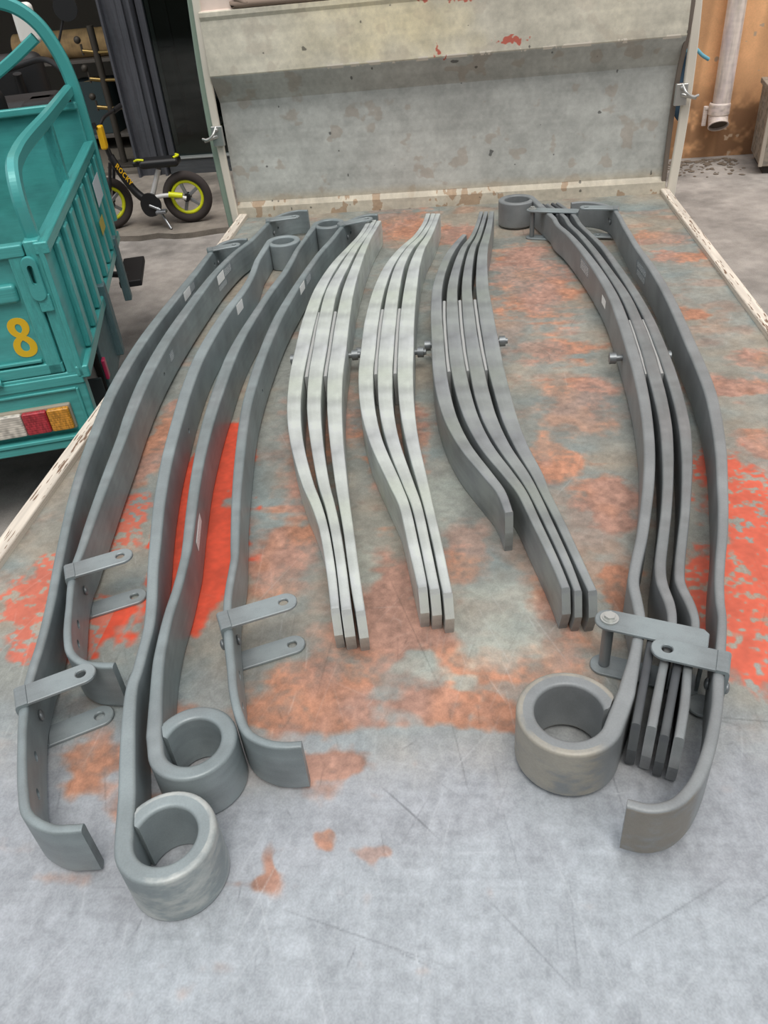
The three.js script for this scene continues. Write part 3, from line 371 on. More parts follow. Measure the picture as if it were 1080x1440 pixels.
function bladeGeo(st, y0, { trim0 = 0, trim1 = 0, LH = 0.09, edge = 0.0055 } = {}) {
  const keep = []; // stations closer than the trimmed tip would fold over it
  const L = [0]; for (let i = 1; i < st.length; i++) L.push(L[i - 1] + Math.hypot(st[i].x - st[i - 1].x, st[i].z - st[i - 1].z));
  const T = L.at(-1); st.forEach((s, i) => { if (i === 0 || i === st.length - 1 || (L[i] > Math.max(0.002, trim0 * 1.3) && L[i] < T - Math.max(0.002, trim1 * 1.3))) keep.push([s, L[i]]); });
  const N = keep.length, pos = [], uv = [], idx = []; let n = 0;
  for (let i = 0; i < N; i++) {
    const [s, l] = keep[i], a = keep[Math.max(0, i - 1)][0], b = keep[Math.min(N - 1, i + 1)][0], q = Math.hypot(b.x - a.x, b.z - a.z), tx = (b.x - a.x) / q, tz = (b.z - a.z) / q, nx = -tz, nz = tx, h = s.t / 2, r = Math.min(edge, h * 0.72), P = [];
    const arc = (cx, cy, a0) => { for (const k of [1, 2]) { const f = a0 + k * Math.PI / 6; P.push([cx + r * Math.cos(f), cy + r * Math.sin(f)]); } };
    for (const f of [0, 0.26, 0.5, 0.74, 1]) P.push([h, r + (LH - 2 * r) * f]); arc(h - r, LH - r, 0); P.push([h - r, LH], [0, LH], [-h + r, LH]); arc(-h + r, LH - r, Math.PI / 2);
    for (const f of [1, 0.74, 0.5, 0.26, 0]) P.push([-h, r + (LH - 2 * r) * f]); arc(-h + r, r, Math.PI); P.push([-h + r, 0], [0, 0], [h - r, 0]); arc(h - r, r, Math.PI * 1.5);
    n = P.length; let per = 0;
    P.forEach(([x, y], k) => {
      if (k) per += Math.hypot(x - P[k - 1][0], y - P[k - 1][1]);
      const e = Math.max(0, (Math.abs(y / LH - 0.5) * 2 - 0.06) / 0.94), off = i === 0 ? trim0 * e : i === N - 1 ? -trim1 * e : 0;
      let X = s.x + nx * x + tx * off, Z = s.z + nz * x + tz * off;
      if (s.cut) { const [cx, cz, ux, uz, lim] = s.cut, o = (X - cx) * ux + (Z - cz) * uz - lim; if (o > 0) { X -= ux * o; Z -= uz * o; } }
      pos.push(X, y0 + y, Z); uv.push(l, per);
    });
  }
  for (let i = 0; i < N - 1; i++) for (let k = 0; k < n; k++) { const a = i * n + k, b = i * n + (k + 1) % n; idx.push(a, a + n, b, b, a + n, b + n); }
  const g = new THREE.BufferGeometry(); g.setAttribute('position', new THREE.Float32BufferAttribute(pos, 3)); g.setAttribute('uv', new THREE.Float32BufferAttribute(uv, 2)); g.setIndex(idx); g.computeVertexNormals();
  const side = g.toNonIndexed(), cp = [], cu = [];
  for (const i of [0, N - 1]) { const s = keep[i][0], b = i * n; for (let k = 0; k < n; k++) { const v = [b + k, b + (k + 1) % n]; if (i === 0) v.reverse(); cp.push(s.x, y0 + LH / 2, s.z); cu.push(0, 0.045); for (const j of v.reverse()) { cp.push(pos[3 * j], pos[3 * j + 1], pos[3 * j + 2]); cu.push((pos[3 * j] - s.x) + (pos[3 * j + 2] - s.z), pos[3 * j + 1]); } } }
  const cap = new THREE.BufferGeometry(); cap.setAttribute('position', new THREE.Float32BufferAttribute(cp, 3)); cap.setAttribute('uv', new THREE.Float32BufferAttribute(cu, 2)); cap.computeVertexNormals();
  let out = join(side, cap);
  const p = out.attributes.position.array; let vol = 0; for (let i = 0; i < p.length; i += 9) vol += p[i] * (p[i + 4] * p[i + 8] - p[i + 5] * p[i + 7]) - p[i + 1] * (p[i + 3] * p[i + 8] - p[i + 5] * p[i + 6]) + p[i + 2] * (p[i + 3] * p[i + 7] - p[i + 4] * p[i + 6]);
  if (vol < 0) for (const nme of ['position', 'normal', 'uv']) { const a = out.attributes[nme], m = a.itemSize; for (let i = 0; i < a.count; i += 3) for (let k = 0; k < m; k++) { const t = a.array[(i + 1) * m + k]; a.array[(i + 1) * m + k] = a.array[(i + 2) * m + k]; a.array[(i + 2) * m + k] = t; if (nme === 'normal') { /* normals follow their corners */ } } }
  if (vol < 0) { const a = out.attributes.normal.array; for (let i = 0; i < a.length; i++) a[i] = -a[i]; }
  return out;
}
function frameAt(st, d) { // blade frame at distance d
  let k = 1; for (let i = 1; i < st.length - 1; i++) if (Math.abs(st[i].z + d) < Math.abs(st[k].z + d) && Math.abs(i - st.length / 2) < st.length * 0.48) k = i;
  const a = st[k - 1], b = st[k + 1], q = Math.hypot(b.x - a.x, b.z - a.z); return { ...st[k], tx: (b.x - a.x) / q, tz: (b.z - a.z) / q };
}
function drill(g, holes, st, y0) {   // holes: [distance, height, radius]
  let A = new Brush(g); A.updateMatrixWorld();
  for (const [d, y, r] of holes) { const f = frameAt(st, d), c = cyl(r, 0.08, 16); c.rotateX(Math.PI / 2); c.rotateY(Math.atan2(-f.tz, f.tx)); c.translate(f.x, y0 + y, f.z); const B = new Brush(c); B.updateMatrixWorld(); A = csg.evaluate(A, B, SUBTRACTION); }
  return A.geometry;
}
const paint = {
  slate: M(0x8d9799, 0.42, 0.18, { map: texSteel }), pale: M(0xc4cbc5, 0.42, 0.15, { map: texPale }), mid: M(0x949a98, 0.42, 0.18, { map: texPale }), warm: M(0x888c8d, 0.42, 0.18, { map: texSteel }),
  pad: M(0x55595a, 0.6, 0.1, { map: texPale }), bolt: M(0x7d8284, 0.4, 0.5), zinc: M(0xb9bbb7, 0.35, 0.6), shim: M(0xb9bcbb, 0.4, 0.4), clip: M(0x8d9799, 0.42, 0.2, { map: texSteel }),
};
// blades whose rolled or hooked end is scuffed: chalky streaks and rubbed paint on the outer face near that end
function scuffed(base, len, from, side, col, s, cover = 0.5, rough = 0.5) {
  const per = 0.236, fine = 75, t = dataTex(2048, 160, (u, v, c, i, j) => {
    const l = u * len, p = v * per, a = fbm(l * 16, p * 16, s, 4), q = 0.6 * fbm(l * fine, p * fine * 1.6, s + 9, 4) + 0.4 * fbm(l * 8, p * 45, s + 5, 3), g = H3(i, j, s) - 0.5, k = 1 + 0.26 * (a - 0.5) + 0.05 * g;
    const onFace = side > 0 ? p > 0.098 && p < 0.19 : p < 0.09, m = onFace && l > from ? S(0.94 - cover, 1.2 - cover, q * 0.65 + a * 0.5) * Math.min(1, (l - from) / 0.02) * 0.6 : 0;
    for (let z = 0; z < 3; z++) c[z] = (base[z] + (col[z] - base[z]) * m) * k;
  }, true, false);
  t.repeat.set(1 / len, 1 / per); t.wrapS = t.wrapT = THREE.RepeatWrapping; return M(0xffffff, rough, 0.15, { map: t });
}
// print on the paper stickers: a small code block and a few lines, too small to read in the photograph
function stickerTex(kind) {
  const c = document.createElement('canvas'); c.width = 96; c.height = 64; const x = c.getContext('2d'); x.fillStyle = kind === 'print' ? '#7b8488' : '#f2f3f0'; x.fillRect(0, 0, 96, 64); x.fillStyle = kind === 'print' ? '#d9dddd' : '#c3c8c8';
  let s = 5; const r = () => ((s = (s * 16807) % 2147483647) / 2147483647);
  for (let row = 0; row < 5; row++) { let q = 8; while (q < 84) { const w = 2 + 7 * r(); x.fillRect(q, 8 + row * 11, w, kind === 'print' ? 6 : 3); q += w + 3; } }
  const t = new THREE.CanvasTexture(c); t.colorSpace = THREE.SRGBColorSpace; return t;
}
const paper = M(0xffffff, 0.6, 0, { map: stickerTex('paper') }), printed = M(0xffffff, 0.6, 0, { map: stickerTex('print') });
function sticker(root, st, d, y, w, h, side, m = paper, name = 'sticker', y0 = 0) {   // thin sheet on the blade's face; side = +1 the face towards +x
  const f = frameAt(st, d), nx = -f.tz, nz = f.tx, s = nx * side > 0 ? 1 : -1, g = box(w * 1.25, h * 1.12, 0.0006), o = mesh(name, g, m, root);
  o.position.set(f.x + nx * s * (f.t / 2 + 0.0004), y0 + y, f.z + nz * s * (f.t / 2 + 0.0004)); o.rotation.y = Math.atan2(nx * s, nz * s); return o;
}
// riveted U clip: a back plate on the blade's outer face and two arms with holes; dir = plan direction of the arms
function clip(root, st, d, dir, len, low, y0, h = LH, wid = 0.04) {
  const f = frameAt(st, d), a = Math.atan2(dir[1], dir[0]), q = Math.hypot(...dir), t = f.t / 2 / Math.abs((dir[0] * -f.tz - dir[1] * f.tx) / q) + 0.0005, k = 0.006, g = [];
  const u = new THREE.Shape(); u.moveTo(-t + 0.012, -k); u.lineTo(-t - k + 0.006, -k); u.quadraticCurveTo(-t - k, -k, -t - k, 0.002); u.lineTo(-t - k, h - 0.002); u.quadraticCurveTo(-t - k, h + k, -t - k + 0.006, h + k); u.lineTo(-t + 0.012, h + k); u.lineTo(-t + 0.012, h); u.lineTo(-t, h); u.lineTo(-t, 0); u.lineTo(-t + 0.012, 0); u.closePath();
  const back = new THREE.ExtrudeGeometry(u, { depth: wid, bevelEnabled: false }); back.translate(0, 0, -wid / 2); g.push(back);
  for (const [y, L] of [[-k, low], [h, len]]) {
    const s = new THREE.Shape(), r = wid / 2, e = L - r; s.moveTo(-t + 0.012, -r); s.lineTo(e, -r); s.absarc(e, 0, r, -Math.PI / 2, Math.PI / 2, false); s.lineTo(-t + 0.012, r); s.closePath();
    if (L > 0.06) { const ho = new THREE.Path(); ho.absarc(e - 0.002, 0, 0.0075, 0, Math.PI * 2, true); s.holes.push(ho); }
    const p = plate(s, k); p.translate(0, y, 0); g.push(p);
  }
  const o = mesh('clip', join(g), paint.clip, root); o.position.set(f.x, y0, f.z); o.rotation.y = a; o.userData.label = 'U shaped steel clip with a hole in each arm';
  for (const x of [-t - k - 0.002, t + 0.002]) { const sp = new THREE.SphereGeometry(0.009, 14, 8); sp.scale(0.5, 1, 1); sp.translate(x, h / 2, 0); mesh('rivet', sp, paint.bolt, o); }
  return o;
}
const bladeLen = (st) => st.reduce((a, p, i) => (i ? a + Math.hypot(p.x - st[i - 1].x, p.z - st[i - 1].z) : 0), 0);
const singles = 'loose spring blades on the truck bed';
function wrapper(key, label, near, far, y0, armSide, extra = {}) {
  const t = thing('spring_leaf', label, 'leaf spring', [0, 0, 0], 0, singles), st = stations(key);
  mesh('blade', drill(bladeGeo(st, y0), extra.holes ?? [], st, y0), extra.tip ? scuffed([131, 135, 136], bladeLen(st), bladeLen(st) - 0.1, 1, [122, 112, 98], 751, 0.6) : paint[extra.paint ?? 'slate'], t);
  clip(t, st, ...near, y0); clip(t, st, ...far, y0); t.userData.st = undefined; return { t, st };
}
{
  const Y = 0.006;
  const a = wrapper('L1', 'outermost grey spring blade with hooked ends lying along the bed rail', [0.715, [0.087, 0.05], 0.104, 0.104], [2.70, [0.095, 0.04], 0.1, 0.1], Y, 1, { holes: [[0.64, 0.05, 0.008], [0.585, 0.045, 0.008], [2.66, 0.05, 0.006]] });
  sticker(a.t, a.st, 2.33, 0.072, 0.05, 0.024, 1, paper, 'sticker', Y); sticker(a.t, a.st, 2.4, 0.072, 0.05, 0.022, 1, printed, 'printed_label', Y); sticker(a.t, a.st, 2.37, 0.046, 0.08, 0.014, 1, printed, 'printed_label', Y);
  const b = wrapper('L2', 'grey hooked spring blade whose hook rests by the clip of its neighbour', [0.99, [0.09, 0.045], 0.105, 0.105], [2.99, [0.11, 0.025], 0.115, 0.115], Y, 1, { holes: [[0.9, 0.055, 0.008], [0.855, 0.05, 0.008], [1.83, 0.045, 0.006], [3.04, 0.05, 0.006]] });
  sticker(b.t, b.st, 2.47, 0.068, 0.055, 0.026, 1, paper, 'sticker', Y); sticker(b.t, b.st, 2.56, 0.068, 0.06, 0.024, 1, printed, 'printed_label', Y); sticker(b.t, b.st, 2.48, 0.04, 0.09, 0.016, 1, printed, 'printed_label', Y); sticker(b.t, b.st, 1.93, 0.055, 0.03, 0.02, 1, printed, 'printed_label', Y);
  const e = wrapper('L5', 'grey hooked spring blade standing next to a bolted three blade pack', [0.865, [0.1, 0.045], 0.114, 0.114], [2.89, [0.099, 0.05], 0.115, 0.058], Y, 1, { holes: [[0.79, 0.05, 0.008], [0.735, 0.045, 0.008], [1.72, 0.045, 0.006], [2.94, 0.05, 0.006]] });
  sticker(e.t, e.st, 2.33, 0.075, 0.045, 0.022, 1, paper, 'sticker', Y); sticker(e.t, e.st, 2.42, 0.072, 0.05, 0.02, 1, printed, 'printed_label', Y);
  const Yw = 0.0125;
  const w = wrapper('Wr', 'hooked spring blade clipped over the pack with the rolled eye', [0.775, [-0.09, 0.03], 0.092, 0.03], [2.87, [-0.12, 0.03], 0.118, 0.07], Yw, -1, { tip: true, holes: [[2.9, 0.05, 0.006]] });
  sticker(w.t, w.st, 2.38, 0.06, 0.1, 0.016, -1, printed, 'printed_label', Yw); sticker(w.t, w.st, 2.36, 0.038, 0.09, 0.018, -1, printed, 'printed_label', Yw);
}
function eyeBlade(key, label, near, far) { const t = thing('spring_leaf', label, 'leaf spring', [0, 0, 0], 0, singles), st = stations(key, { near, far }); return { t, st }; }
{
  const a = eyeBlade('L3', 'grey spring blade with rolled eyes, its eye the one streaked with white', { x: -0.374, d: 0.511, R: 0.0505, t: 0.0235, side: 1 }, { x: -0.638, d: 2.778, R: 0.0505, t: 0.022, side: 1 });
  mesh('blade', drill(bladeGeo(a.st, 0), [[1.545, 0.045, 0.006]], a.st, 0), scuffed([135, 145, 147], bladeLen(a.st), bladeLen(a.st) - 0.3, -1, [198, 198, 192], 701, 0.5), a.t); sticker(a.t, a.st, 2.24, 0.07, 0.045, 0.026, 1);
  const b = eyeBlade('L4', 'grey spring blade with rolled eyes standing between an eyed and a hooked blade', { x: -0.378, d: 0.648, R: 0.0495, t: 0.0225, side: 1 }, { x: -0.497, d: 2.951, R: 0.0495, t: 0.021, side: 1 });
  mesh('blade', bladeGeo(b.st, 0), paint.slate, b.t); sticker(b.t, b.st, 1.145, 0.06, 0.075, 0.018, 1);
}
// bolted packs
function hexNut(r, h) { const g = new THREE.CylinderGeometry(r, r, h, 6); return g; }
function centreBolt(root, A, B, yb, headOut, nutOut) {   // along A -> B in plan
  const d = [B[0] - A[0], B[1] - A[1]], q = Math.hypot(...d), u = [d[0] / q, d[1] / q], p = (o, base, s) => [base[0] + u[0] * o * s, yb, -(base[1] + u[1] * o * s)];
  const b = mesh('centre_bolt', bar(p(headOut, A, -1), p(nutOut, B, 1), 0.0075, 14), paint.bolt, root);
  for (const [base, s, o] of [[A, -1, Math.max(0.011, headOut - 0.006)], [B, 1, Math.max(0.011, nutOut - 0.014)]]) { const n = hexNut(0.014, 0.016); n.rotateZ(Math.PI / 2); n.rotateY(Math.atan2(u[1], u[0])); n.translate(...p(o, base, s)); mesh('nut', n, paint.bolt, b); }
}
function pack(keys, label, mat, { dBolt, trims, shims, y0 = 0 }) {
  const t = thing('spring_pack', label, 'leaf spring'), all = keys.map((k) => stations(k));
  all.forEach((st, i) => mesh('blade', bladeGeo(st, y0, { trim0: 0.012, trim1: trims[i], edge: 0.003 }), mat, t));
  for (let i = 0; i < all.length - 1; i++) { // thin packing plate between neighbours at the bolt
    const n = 8, P = []; for (let k = 0; k <= n; k++) { const d = shims[0] + (shims[1] - shims[0]) * k / n, a = frameAt(all[i], d), b = frameAt(all[i + 1], d); P.push({ x: (a.x + a.t / 2 + b.x - b.t / 2) / 2, z: -d, t: Math.max(0.003, Math.min(0.009, b.x - b.t / 2 - a.x - a.t / 2 - 0.0015)) }); }
    mesh('packing_plate', bladeGeo(P, y0 + 0.001, { LH: 0.086 }), paint.shim, t);
  }
  const a = frameAt(all[0], dBolt), b = frameAt(all.at(-1), dBolt);
  centreBolt(t, [a.x - a.t / 2, -a.z], [b.x + b.t / 2, -b.z], y0 + 0.05, 0.014, 0.03);
  return { t, all };
}
pack(['A1', 'A2', 'A3'], 'pale bolted pack of three bowed blades next to the loose hooked blade', paint.pale, { dBolt: 1.9, trims: [0.016, 0.016, 0.016], shims: [1.72, 2.12] });
pack(['B1', 'B2', 'B3'], 'pale bolted pack of three bowed blades between the other bolted packs', paint.pale, { dBolt: 1.92, trims: [0.014, 0.014, 0.014], shims: [1.72, 2.12] });
pack(['C1', 'C2', 'C3', 'C4'], 'bolted pack of four blades, one of them much shorter', paint.mid, { dBolt: 1.95, trims: [0.004, 0.014, 0.014, 0.014], shims: [1.72, 2.16] });
{ // the pack with the eye, its clips and rubber pads
  const Y = 0.006, t = thing('spring_pack', 'bolted pack with rolled eyes, clips and pads at both ends', 'leaf spring');
  const d1 = stations('D1', { near: { x: 0.128, d: 0.699, R: 0.0585, t: 0.0245, side: -1 }, far: { x: 0.199, d: 3.095, R: 0.0575, t: 0.023, side: -1 } }), d2 = stations('D2'), d3 = stations('D3');
  mesh('blade', bladeGeo(d1, Y), scuffed([131, 135, 136], bladeLen(d1), bladeLen(d1) - 0.31, 1, [170, 161, 143], 731, 0.6), t); mesh('blade', bladeGeo(d2, Y, { trim0: 0.01, trim1: 0.014, edge: 0.004 }), paint.warm, t); mesh('blade', bladeGeo(d3, Y, { trim0: 0.01, trim1: 0.014, edge: 0.004 }), paint.warm, t);
  const between = (a, b, d, gap = 0.001) => { const p = frameAt(a, d), q = frameAt(b, d), x0 = p.x + p.t / 2 / Math.abs(p.tz), x1 = q.x - q.t / 2 / Math.abs(q.tz); return { x: (x0 + x1) / 2, z: -d, t: Math.max(0.003, (x1 - x0) * Math.abs(p.tz) - gap) }; };
  for (const [a, b] of [[d1, d2], [d2, d3]]) {
    const P = []; for (let k = 0; k <= 8; k++) P.push(between(a, b, 1.62 + 0.3 * k / 8 + 0.04)); mesh('packing_plate', bladeGeo(P, Y + 0.001, { LH: 0.086 }), paint.shim, t);
  }
  const padAt = (p0, p1, w) => { const P = []; for (let k = 0; k <= 6; k++) P.push({ x: p0[0] + (p1[0] - p0[0]) * k / 6, z: -(p0[1] + (p1[1] - p0[1]) * k / 6), t: w }); mesh('end_pad', bladeGeo(P, Y + 0.001, { trim1: 0.01, LH: 0.087 }), paint.pad, t); };
  padAt([0.268, 0.86], [0.2085, 0.672], 0.012); padAt([0.312, 0.86], [0.2405, 0.654], 0.012);
  padAt([0.33, 2.88], [0.285, 3.03], 0.011); padAt([0.364, 2.88], [0.32, 3.035], 0.011);
  for (const [ca, cb, k] of [[[0.204, 0.866], [0.336, 0.823], 0], [[0.244, 2.932], [0.40, 2.885], 1]]) {   // clip arms from the bolt (ca) to the back plate (cb)
    const dx = cb[0] - ca[0], dd = cb[1] - ca[1], L = Math.hypot(dx, dd), w = 0.042, r = w / 2, sh = new THREE.Shape(); sh.absarc(0, 0, r, Math.PI / 2, Math.PI * 1.5, false); sh.lineTo(L - 0.008, -r); sh.lineTo(L, -r + 0.008); sh.lineTo(L, r - 0.008); sh.lineTo(L - 0.008, r); sh.closePath();
    const g = []; for (const y of [0, Y + LH + 0.0002]) { const p = plate(sh, 0.0058); p.translate(0, y, 0); g.push(p); } g.push(box(0.005, Y + LH, w - 0.018, L - 0.0026, (Y + LH) / 2 + 0.003, 0));
    const c = mesh('clip', join(g), paint.clip, t, [ca[0], 0, -ca[1]]); c.rotation.y = Math.atan2(dd, dx); c.userData.label = 'closed clip bolted beside the rolled eye blade';
    const up = (h, y, rr, n = 24) => { const q = cyl(rr, h, n); q.translate(0, y, 0); return q; };
    mesh('spacer_tube', up(0.088, 0.051, 0.0085), paint.bolt, c);
    const washer = mesh('washer', up(0.003, 0.1035, 0.0135), paint.zinc, c); mesh('bolt_head', join(up(0.006, 0.108, 0.0085, 6), up(0.002, 0.1058, 0.0105)), paint.zinc, washer);
  }
  const a = frameAt(d1, 1.82), b = frameAt(d3, 1.82); centreBolt(t, [a.x - a.t / 2, 1.82], [b.x + b.t / 2, 1.82], Y + 0.05, 0.03, 0.02);
  sticker(t, d1, 2.42, 0.06, 0.09, 0.03, -1, printed, 'printed_label', Y); sticker(t, d1, 2.17, 0.055, 0.04, 0.02, -1, paper, 'sticker', Y);
}

// ---------------------------------------------------------------- electric cargo tricycle
{
  const t = thing('cargo_tricycle', 'teal cargo tricycle with a yellow 8 on its tailgate', 'tricycle', [-1.2, GY, -2.086], 16 * Math.PI / 180);
  const teal = M(0x52b0ad, 0.28, 0.1, { map: texTeal }), black = M(0x1b1c1e, 0.6), rubber = M(0x1a1a1a, 0.9), chrome = M(0xc8c8c8, 0.25, 0.9);
  const WB = 1.0, LB = 1.42, X1 = 0.04, X0 = X1 - WB;
  // rear apron with lamps
  const ap = mesh('rear_apron', join(rbox(WB, 0.22, 0.05, 0.006, (X0 + X1) / 2, 0.435, -0.03), rbox(WB, 0.03, 0.07, 0.006, (X0 + X1) / 2, 0.318, -0.015)), teal, t);
  mesh('apron_lip', rbox(WB, 0.012, 0.075, 0.003, (X0 + X1) / 2, 0.34, -0.012), teal, ap);
  mesh('recess_rim', join(rbox(0.36, 0.008, 0.012, 0.003, -0.17, 0.492, -0.003), rbox(0.008, 0.13, 0.012, 0.003, 0.012, 0.428, -0.003)), teal, ap);
  const lensTex = dataTex(128, 64, (u, v, c) => { const k = 0.75 + 0.35 * vn(u * 18, v * 9, 601) + 0.2 * Math.abs(Math.sin(v * 30)); c[0] = c[1] = c[2] = 205 * k; });
  const lens = (name, x0, x1, col) => mesh(name, rbox(x1 - x0, 0.075, 0.03, 0.007, (x0 + x1) / 2, 0.405, 0.008), M(col, 0.25, 0, { map: lensTex }), lamp);
  const lamp = mesh('tail_lamp', rbox(0.345, 0.088, 0.02, 0.006, -0.195, 0.405, -0.002), M(0x9d9484, 0.6), t);
  lens('clear_lens', -0.36, -0.171, 0xe9e2d6); lens('red_lens', -0.17, -0.096, 0xc23b46); lens('amber_lens', -0.095, -0.028, 0xe7a23c);
  const lamp2 = mesh('tail_lamp', rbox(0.24, 0.088, 0.02, 0.006, -0.78, 0.405, -0.002), M(0x9d9484, 0.6), t); mesh('red_lens', rbox(0.22, 0.075, 0.03, 0.007, -0.78, 0.405, 0.008), M(0xc23b46, 0.25, 0, { map: lensTex }), lamp2);
  // tailgate with pressed panel
  const tg = mesh('tailgate', join(rbox(WB - 0.09, 0.385, 0.02, 0.004, (X0 + X1) / 2, 0.738, -0.03), rbox(WB - 0.09, 0.035, 0.036, 0.006, (X0 + X1) / 2, 0.915, -0.02), rbox(WB - 0.09, 0.035, 0.03, 0.006, (X0 + X1) / 2, 0.563, -0.02), rbox(0.045, 0.385, 0.03, 0.006, X1 - 0.07, 0.738, -0.02), rbox(0.045, 0.385, 0.03, 0.006, X0 + 0.07, 0.738, -0.02)), teal, t);
  mesh('pressed_ridge', join(rbox(WB - 0.2, 0.055, 0.03, 0.012, (X0 + X1) / 2, 0.80, -0.018)), teal, tg);
  mesh('pressed_edge', join(rbox(WB - 0.2, 0.01, 0.014, 0.003, (X0 + X1) / 2, 0.592, -0.012)), teal, tg);
  mesh('hinge', (() => { const g = cyl(0.011, 0.12, 12); g.rotateZ(Math.PI / 2); g.translate(-0.25, 0.546, 0.004); return g; })(), teal, tg);
  const eight = new TextGeometry('8', { font, size: 0.12, depth: 0.0015, curveSegments: 10 }); eight.computeBoundingBox(); const bb = eight.boundingBox; eight.scale(0.066 / (bb.max.x - bb.min.x), 0.122 / (bb.max.y - bb.min.y), 1); eight.computeBoundingBox(); eight.translate(-0.127 - eight.boundingBox.min.x, 0.606 - eight.boundingBox.min.y + 0.0, -0.0199);
  mesh('painted_number', eight, M(0xe3b722, 0.6), tg).userData.label = 'yellow stencilled number 8';
  // corner posts and latch
  for (const x of [X1 - 0.02, X0 + 0.02]) mesh('corner_post', rbox(0.045, 0.4, 0.05, 0.006, x, 0.738, -0.03), teal, t);
  { const s = new THREE.Shape(); const st = (q, w, h, y) => { q.moveTo(-w, y); q.lineTo(-w, y + h); q.absarc(0, y + h, w, Math.PI, 0, true); q.lineTo(w, y); q.absarc(0, y, w, 0, Math.PI, true); }; st(s, 0.02, 0.085, 0); const hl = new THREE.Path(); st(hl, 0.0095, 0.04, 0.035); s.holes.push(hl);
    const g = new THREE.ExtrudeGeometry(s, { depth: 0.008, bevelEnabled: true, bevelThickness: 0.003, bevelSize: 0.003, bevelSegments: 2, bevelOffset: -0.002 }); g.translate(0.0, 0.795, 0.0); const l = mesh('latch', g, teal, t); mesh('latch_keeper', join(rbox(0.035, 0.05, 0.012, 0.004, 0.008, 0.765, 0.0)), teal, l); }
  // right and left drop sides with upright ribs
  for (const x of [X1, X0]) {
    const sd = mesh('side_panel', join(rbox(0.016, 0.4, LB, 0.004, x, 0.725, -LB / 2), rbox(0.04, 0.035, LB, 0.006, x + Math.sign(x) * 0.004, 0.915, -LB / 2), rbox(0.04, 0.04, LB, 0.006, x + Math.sign(x) * 0.004, 0.54, -LB / 2)), teal, t);
    for (let k = 0; k < 8; k++) mesh('rib', rbox(0.022, 0.33, 0.062, 0.008, x + (x > 0 ? 0.016 : -0.016), 0.728, -0.16 - 0.165 * k), teal, sd);
    if (x > 0) { mesh('decal', box(0.0008, 0.09, 0.2, x + 0.0285, 0.8, -1.14), M(0xc9d3da, 0.5), sd); mesh('decal', box(0.0008, 0.05, 0.12, x + 0.0285, 0.7, -1.0), M(0xb9a94a, 0.5), sd); }
    mesh('guard_rail', join(sq([[x * 0.5 + (x > 0 ? 0.0 : x * 0.5), 0.9, -0.06], [x * 0.5 + (x > 0 ? 0 : x * 0.5), 1.04, -0.05], [x * 0.5 + (x > 0 ? 0 : x * 0.5), 1.1, -0.09], [x * 0.5 + (x > 0 ? 0 : x * 0.5), 1.12, -0.2], [x * 0.5 + (x > 0 ? 0 : x * 0.5), 1.12, -0.8], [x * 0.5 + (x > 0 ? 0 : x * 0.5), 1.12, -LB]], 0.045, 0.034, 0.008, [1, 0, 0]), box(0.035, 0.22, 0.04, x > 0 ? x * 0.5 : x, 1.0, -0.75)), teal, t);
  }
  mesh('box_floor', rbox(WB, 0.03, LB, 0.004, (X0 + X1) / 2, 0.52, -LB / 2), teal, t);
  mesh('floor_mat', rbox(WB - 0.06, 0.012, LB - 0.08, 0.003, (X0 + X1) / 2, 0.541, -LB / 2), M(0xb9b4ac, 0.9, 0, { map: texConcrete }), t);
  mesh('head_board', rbox(WB, 0.52, 0.02, 0.006, (X0 + X1) / 2, 0.82, -LB + 0.01), teal, t);
  mesh('head_rail', rbox(WB, 0.03, 0.03, 0.008, (X0 + X1) / 2, 1.07, -LB + 0.03), teal, t);
  mesh('arch', sq([[0.045, 0.6, -LB - 0.02], [0.045, 1.0, -LB - 0.02], [0.04, 1.14, -LB - 0.02], [0.02, 1.25, -LB - 0.02], [-0.03, 1.36, -LB - 0.02], [-0.11, 1.425, -LB - 0.02], [-0.25, 1.45, -LB - 0.02], [-0.67, 1.45, -LB - 0.02], [-0.81, 1.425, -LB - 0.02], [-0.89, 1.36, -LB - 0.02], [-0.94, 1.25, -LB - 0.02], [-0.965, 1.0, -LB - 0.02], [-0.965, 0.6, -LB - 0.02]], 0.05, 0.04, 0.009, [0, 0, 1]), teal, t);
  mesh('arch_brace', sq([[-0.05, 1.31, -LB - 0.02], [-0.15, 1.25, -LB - 0.02], [-0.3, 1.17, -LB - 0.02], [-0.46, 1.08, -LB - 0.02]], 0.04, 0.04, 0.006, [0, 0, 1]), teal, t);
  // rider's end: seat, tank, handlebar, mirror, windshield, front wheel
  mesh('seat', join(rbox(0.4, 0.12, 0.6, 0.05, -0.46, 0.86, -1.85, 3), rbox(0.42, 0.3, 0.1, 0.04, -0.46, 1.0, -1.52, 3)), black, t);
  mesh('engine_cover', join(rbox(0.3, 0.4, 0.7, 0.06, -0.46, 0.6, -1.9, 3), rbox(0.5, 0.2, 0.3, 0.05, -0.3, 0.98, -1.75, 3), rbox(0.16, 0.22, 0.2, 0.04, -0.14, 0.97, -1.66, 3)), black, t);
  const hb = mesh('handlebar', tube([[-0.1, 1.13, -2.2], [-0.2, 1.16, -2.35], [-0.46, 1.12, -2.45], [-0.72, 1.16, -2.35], [-0.82, 1.13, -2.2]], 0.014, 40, 10), black, t);
  mesh('grip', join(bar([-0.1, 1.13, -2.2], [-0.06, 1.12, -2.1], 0.02), bar([-0.82, 1.13, -2.2], [-0.86, 1.12, -2.1], 0.02)), black, hb);
  mesh('mirror', join((() => { const g = cyl(0.055, 0.02, 20); g.rotateX(Math.PI / 2); g.translate(-0.02, 1.36, -2.3); return g; })(), bar([-0.02, 1.36, -2.31], [-0.14, 1.14, -2.3], 0.006)), black, hb);
  mesh('front_fairing', rbox(0.44, 0.4, 0.14, 0.05, -0.46, 0.98, -2.6, 3), black, t);
